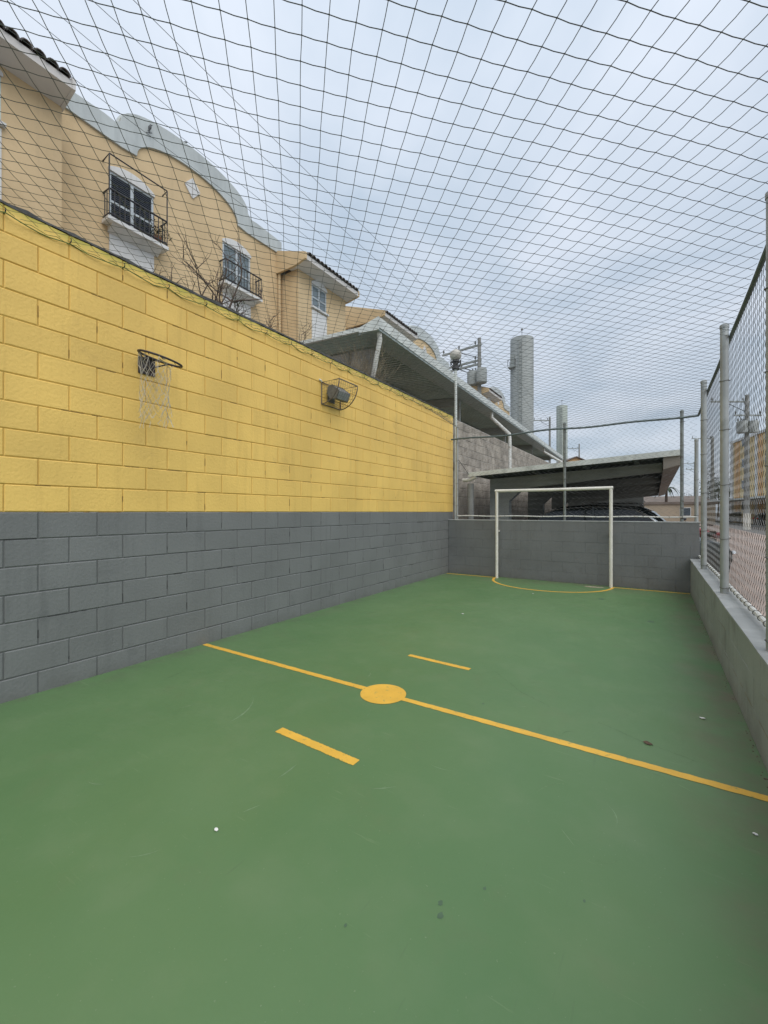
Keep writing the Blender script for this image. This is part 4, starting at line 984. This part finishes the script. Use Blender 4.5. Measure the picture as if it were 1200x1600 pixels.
# ------------------------------------------------------------------ lamp post, utility poles, towers
t = thing('lamp_post', (.02, 9.12, 0), 'slim lamp post with white globe rising at the wall corner', 'lamp post')
MB().lathe([(.034, -.05), (.034, 4.680)], 12, (.02, 9.12, 0)).build('pole', FLASH, t, True)
MB().lathe([(.07, 4.650), (.085, 4.665), (.085, 4.690), (.062, 4.720), (.062, 4.800), (.09, 4.820), (.09, 4.850), (.075, 4.870)], 14, (.02, 9.12, 0)).build('collar', IRON, t, True)
for k in range(6):
    a = k / 6 * 6.283; MB().tube([(.02 + .07 * math.cos(a), 9.12 + .07 * math.sin(a), 4.720), (.02 + .12 * math.cos(a), 9.12 + .12 * math.sin(a), 4.760), (.02 + .13 * math.cos(a), 9.12 + .13 * math.sin(a), 4.860)], .010, 5).build('scroll', IRON, t)
MB().lathe([(.06, 4.865)] + [(.135 * math.sin(a), 4.985 - .135 * math.cos(a)) for a in [.6 + k * .24 for k in range(11)]], 20, (.02, 9.12, 0)).build('globe', GLOBE, t, True)

def utility_pole(x, y, h, label, arms, base=False, trafo=False, ang=0.0, r=.14):
    t = thing('utility_pole', (0, 0, 0), label, 'utility pole', 'concrete utility poles')
    MB().lathe([(r * 1.35, -.1), (r * .85, h)], 12).build('pole', CONC, t, True)
    if base: MB().lathe([(r * 1.5, 0), (r * 1.5, 1.3)], 12).build('painted_base', WHITE, t, True)
    for z, l0, l1 in arms:
        ar = MB().box(-l0, l1, -.05, .05, z - .06, z + .06).build('crossarm', CONCD, t)
        MB().tube([(-l0 * .6, 0, z - .05), (-.1, 0, z - .8)], .025, 5).build('brace', IRON, t)
        n = 3
        for k in range(n):
            xx = BEZ(-l0 + .1, -.3 if l1 < .5 else l1 - .1, k / (n - 1)); MB().lathe([(.03, z + .06), (.03, z + .16), (.07, z + .17), (.07, z + .23), (.04, z + .24), (.06, z + .30), (.02, z + .34)], 8, (xx, 0, 0)).build('insulator', PLAST, ar)
    if trafo:
        z = h - 2.6
        b = MB().lathe([(.30, z - .5), (.36, z - .46), (.36, z + .38), (.32, z + .45)], 16, (-.45, -.1, 0)).build('transformer', TOWER, t, True)
        MB().lathe([(.30, z - .5), (.34, z - .46), (.34, z + .38), (.30, z + .45)], 16, (.30, -.25, 0)).build('transformer', TOWER, t, True)
        for k in range(3): MB().lathe([(.03, z + .44), (.05, z + .5), (.03, z + .56), (.05, z + .62), (.02, z + .7)], 8, (-.72 + k * .22, 0, 0)).build('bushing', PLAST, b)
    t.location = (x, y, -.06); t.rotation_euler.z = ang; return t
p = at(749, 526, 28); utility_pole(p.x, p.y, p.z, 'concrete utility pole with transformer beside the white globe lamp', ((p.z - .45, 2.9, .15), (p.z - 1.45, 2.7, .15), (p.z - 1.70, 2.5, .15)), False, True, YAW - .72, .13)
p = at(859, 650, 60); utility_pole(p.x, p.y, p.z, 'far utility pole with a single arm between the two towers', ((p.z - .5, 2.3, .15), ), False, False, YAW, .15)
p = at(905, 692, 90); utility_pole(p.x, p.y, p.z, 'small distant utility pole just past the pale thin tower', ((p.z - 1, 2.6, .15), ), False, False, YAW, .16)
utility_pole(10.1, 44.4, 10.85, 'nearest street utility pole with white base and transformers beside the yellow block', ((10.3, 2.9, .2), (9.2, 1.0, 1.2), (8.6, .8, .9)), True, True, YAW, .16)
utility_pole(10.94, 78.2, 12.5, 'street utility pole with white base seen between two fence posts', ((12.2, 3.0, .2), ), True, False, YAW, .2)
utility_pole(11.4, 117.7, 12.7, 'farthest street utility pole with white base', ((12.3, 3.0, .2), (11.0, 2.0, .5)), True, False, YAW, .2)

def tower(px, pyt, z, dia, label, m):
    p = at(px, pyt, z); r = dia / 2; t = thing('water_tower', (p.x, p.y, -.06), label, 'water tower', 'cylindrical concrete water towers')
    b = MB().lathe([(r, -.1), (r, p.z), (r * .98, p.z + .05)], 40, (p.x, p.y, 0)); b.build('shaft', m, t, True)
    for k in range(1, int(p.z / 2.4)): MB().lathe([(r * 1.002, k * 2.4), (r * 1.006, k * 2.4 + .03), (r * 1.002, k * 2.4 + .06)], 40, (p.x, p.y, 0)).build('joint_ring', CONCD, t, True)
    tc_ = Vector((CX - p.x, -p.y, 0)).normalized(); sd = Vector((-tc_.y, tc_.x, 0))
    q = Vector((p.x, p.y, 0)) + (tc_ * .985 + sd * -.14).normalized() * r * 1.03
    la = MB().tube([q + sd * -.2, q + sd * -.2 + Vector((0, 0, p.z - .5))], .05, 6).build('ladder', CONCD, t)
    MB().tube([q + sd * .2, q + sd * .2 + Vector((0, 0, p.z - .5))], .05, 6).build('rail', CONCD, la)
    for k in range(int(p.z / .6)): MB().tube([q + sd * -.2 + Vector((0, 0, k * .6 + .3)), q + sd * .2 + Vector((0, 0, k * .6 + .3))], .03, 4, caps=False).build('rung', CONCD, la)
    q = Vector((p.x, p.y, p.z)); MB().tube([q, q + Vector((0, 0, 1.3))], .03, 5).build('antenna', IRON, t); blob((q.x, q.y, q.z + 1.4), (.15, .15, .15), 6, 8).build('beacon', PLAST, t, True)
    return t, p, r, tc_, sd
t, p, r, tc_, sd = tower(815.5, 530, 57, 3.0, 'tall grey cylindrical tower rising over the canopy', TOWER)
q = Vector((p.x, p.y, 0)) - sd * -1.15 * 0 + (tc_ * .55 - sd * (-1) * -.83).normalized() * r
q = Vector((p.x, p.y, 0)) + (tc_ * .6 - sd * .8).normalized() * r
MB().box(q.x - .5, q.x + .5, q.y - .5, q.y + .5, p.z - 4.0, p.z - 3.85).build('platform', CONCD, t)
MB().box(q.x - .22, q.x + .3, q.y - .3, q.y + .3, p.z - 3.85, p.z - 2.2).build('hatch', CONCD, t)
for dx in (-.5, .5):
    for dy in (-.5, .5): MB().tube([(q.x + dx, q.y + dy, p.z - 3.85), (q.x + dx, q.y + dy, p.z - 3.0)], .03, 4).build('handrail_post', IRON, t)
MB().tube([(q.x - .5, q.y - .5, p.z - 3.0), (q.x + .5, q.y - .5, p.z - 3.0), (q.x + .5, q.y + .5, p.z - 3.0), (q.x - .5, q.y + .5, p.z - 3.0)], .03, 4, closed=True).build('handrail', IRON, t)
tower(878, 634, 100, 2.45, 'thin pale tower farther off behind the back fence', TOWER2)

# ------------------------------------------------------------------ far houses, street carport, trees
def house(name, x, y, wx, wy, h, rh, label, wm, rm, rz=0, wins=()):
    t = thing(name, (0, 0, 0), label, 'house' if h < 6 else 'building')
    MB().box(-wx / 2, wx / 2, -wy / 2, wy / 2, 0, h).build('wall', wm, t)
    if rh > .3: MB().prism([(-wx / 2 - .4, h - .05), (0, h + rh), (wx / 2 + .4, h - .05), (wx / 2 + .4, h + .1), (0, h + rh + .18), (-wx / 2 - .4, h + .1)], -wy / 2 - .4, wy / 2 + .4, 'y').build('roof', rm, t); MB().prism([(-wx / 2, h), (wx / 2, h), (0, h + rh)], -wy / 2 + .01, wy / 2 - .01, 'y').build('gable', wm, t)
    else: MB().box(-wx / 2 - .15, wx / 2 + .15, -wy / 2 - .15, wy / 2 + .15, h, h + .3).build('parapet', rm, t)
    for (a, z, w_, hh) in wins:
        f = MB().box(a - w_ / 2 - .06, a + w_ / 2 + .06, -wy / 2 - .05, -wy / 2 + .05, z - .06, z + hh + .06).build('window', WHITEB, t); MB().box(a - w_ / 2, a + w_ / 2, -wy / 2 - .07, -wy / 2 - .045, z, z + hh).build('pane', GLASS, f)
    t.location = (x, y, -.06); t.rotation_euler.z = rz; return t
p = at(890, 700, 80); house('far_house', p.x - .6, p.y + 3, 3.0, 6, p.z - 2.3, .7, 'small far orange house at the end of the canopy', ORANGE, ROOFB, YAW, ((0, p.z - 4.0, 1, 1.1),))
pl, pr = at(1143, 690, 58), at(1200, 668, 48.6); dvb = Vector((pr.x - pl.x, pr.y - pl.y, 0)).normalized(); bl_ = 15.0
wins = [(a, 1.7 + 2.75 * k, .8, 1.0) for k in range(4) for a in (-3.7, 2.4)]
nb_ = Vector((dvb.y, -dvb.x, 0)); cb_ = Vector((pl.x, pl.y, 0)) + dvb * bl_ / 2 - nb_ * 4.5
t = house('apartment_block', cb_.x, cb_.y, bl_, 9, 10.75, 0, 'cream and yellow apartment block across the street behind the side fence', PEACH2, WHITEB, math.atan2(dvb.y, dvb.x), wins)
for a in (-7.2, -2.4, -.1, 4.0, 7.2):
    b = MB().box(a - .35, a + .35, -4.62, -4.5, .06, 10.7); lo = t.location.copy(); t.location = (0, 0, 0); b.build('pilaster', WHITEB, t); t.location = lo
for a in (-5.6, .5, 5.7):
    b = MB().box(a - .75, a + .75, -4.56, -4.5, .06, 10.7); lo = t.location.copy(); t.location = (0, 0, 0); b.build('stripe', ORANGE, t); t.location = lo
p = at(1040, 785, 52); house('far_house', p.x, p.y + 3, 9, 6, 2.35, 0, 'low beige house beyond the carport end', HOUSEW, ROOFB, YAW - .4, ((1.5, 1.0, 1, .9),))
p = at(1050, 785, 66); house('far_house', p.x, p.y + 3, 10, 8, 2.6, 1.2, 'brown gable roofed house farther behind the low beige house', HOUSEW, ROOFB, YAW + 1.2)
# street carport on the far side of the road
A, B = Vector((9.35, 86.7, 0)), Vector((13.6, 46.0, 0)); dv = (B - A).normalized(); nv = Vector((-dv.y, dv.x, 0))
if nv.x < 0: nv = -nv
t = thing('street_carport', ((A + B) / 2), 'long low carport across the street under the yellow block', 'carport')
b = MB(); a_, c_ = A, B + dv * 14; i0 = 0
b.v = [tuple(v_ + Vector((0, 0, z))) for z in (2.75, 2.95) for v_ in (a_, c_, c_ + nv * 5, a_ + nv * 5)]
b.f = [(3, 2, 1, 0), (4, 5, 6, 7), (0, 1, 5, 4), (1, 2, 6, 5), (2, 3, 7, 6), (3, 0, 4, 7)]; b.build('roof', FLASH, t)
for k in range(12):
    p = A + dv * (k * 5.0) + nv * 4.5; MB().box(p.x - .12, p.x + .12, p.y - .12, p.y + .12, -.06, 2.75).build('column', CONCD, t)
b = MB(); b.v = [tuple(v_ + Vector((0, 0, z))) for z in (-.06, 2.7) for v_ in (A + nv * 4.9, c_ + nv * 4.9, c_ + nv * 5.1, A + nv * 5.1)]; b.f = [(3, 2, 1, 0), (4, 5, 6, 7), (0, 1, 5, 4), (1, 2, 6, 5), (2, 3, 7, 6), (3, 0, 4, 7)]; b.build('back_wall', CONCD, t)
b = MB(); k0, k1 = A - nv * .6, c_ - nv * .6
b.v = [tuple(v_ + Vector((0, 0, z))) for z in (-.2, .06) for v_ in (k0, k1, k1 + nv * .2, k0 + nv * .2)]; b.f = [(3, 2, 1, 0), (4, 5, 6, 7), (0, 1, 5, 4), (1, 2, 6, 5), (2, 3, 7, 6), (3, 0, 4, 7)]; struct(b.build('kerb', CONC))
cols = [(SILVC, 'silver car under the street carport nearest the fence post'), (DARKC, 'dark car under the street carport beside the silver car'), (BLACKC, 'black car under the street carport left of the dark one'), (WHITC, 'white car far along the street carport')]
for k, (m, lab) in enumerate(cols):
    p = B - dv * (1.0 + k * 5.4 + (9 if k == 3 else 0)) + nv * 2.3; place(make_car('street_car', lab, 'cars under the street carport', m, 4.1, 1.7, 1.45, k % 2 == 0, False, False), p.x, p.y, math.atan2(nv.y, nv.x) + (math.pi if k % 2 else 0))

def tree(x, y, h, cr, label, n=1500, m=LEAFD, squash=.7):
    t = thing('tree', (x, y, -.06), label, 'tree', 'trees along the far street')
    b = MB(); b.tube([(x, y, -.1), (x + .1, y, h * .35), (x, y + .1, h * .7)], [.22, .15, .06], 7)
    for k in range(5):
        a = k * 1.3; b.tube([(x, y, h * .35), (x + cr * .5 * math.cos(a), y + cr * .5 * math.sin(a), h * .7)], [.09, .03], 5)
    b.build('trunk', BARK, t)
    b = MB(); cl = [(x + random.gauss(0, cr * .45), y + random.gauss(0, cr * .45), h - cr * squash + random.gauss(0, cr * .35)) for _ in range(16)]
    for k in range(n):
        c_ = Vector(random.choice(cl)); d_ = Vector((random.gauss(0, 1), random.gauss(0, 1), random.gauss(0, 1))).normalized() * cr * .42 * random.random() ** .4; c_ = c_ + d_
        u = Vector((random.gauss(0, 1), random.gauss(0, 1), random.gauss(0, 1))).normalized() * random.uniform(.1, .22); v = u.cross(Vector((random.random(), .3, 1))).normalized() * .09
        b.face([c_ - u, c_ + v, c_ + u, c_ - v])
    o = b.build('crown', m, t); o['kind'] = 'stuff'
p = at(1122, 745, 92); tree(p.x, p.y, p.z + .8, 4.2, 'dark leafy tree left of the cream apartment block')
p = at(1138, 750, 88); tree(p.x, p.y, p.z, 3.4, 'bushy tree at the corner of the cream apartment block', m=LEAF)
p = at(1080, 775, 95); tree(p.x, p.y, p.z, 3.2, 'low dark tree behind the thin corner posts')
p = at(1062, 778, 100); tree(p.x, p.y, p.z, 3.0, 'low dark tree behind the low beige house')
p = at(1040, 762, 55); t = thing('palm_tree', (p.x, p.y, -.06), 'small palm rising over the low beige house', 'palm tree')
MB().tube([(p.x, p.y, -.1), (p.x + .1, p.y, p.z - .2)], [.2, .14], 8).build('trunk', BARK, t, True)
for k in range(13):
    a = k / 13 * 6.283 + random.uniform(-.2, .2); b = MB(); rows = []
    for q in range(6):
        s2 = q / 5; rad = 1.5 * s2; z = p.z - .2 + .6 * math.sin(s2 * 2.4) - .8 * s2 * s2 * (1 + .4 * (k % 3)); wv = .18 * math.sin(math.pi * min(1, s2 + .12)) + .01
        c_ = Vector((p.x + rad * math.cos(a), p.y + rad * math.sin(a), z)); sd = Vector((-math.sin(a), math.cos(a), 0)) * wv
        rows.append([c_ - sd - Vector((0, 0, .06)), c_, c_ + sd - Vector((0, 0, .06))])
    b.grid(rows); b.build('frond', LEAFD, t)
# hedge-like green sprig seen at the edge of the frame beyond the fence
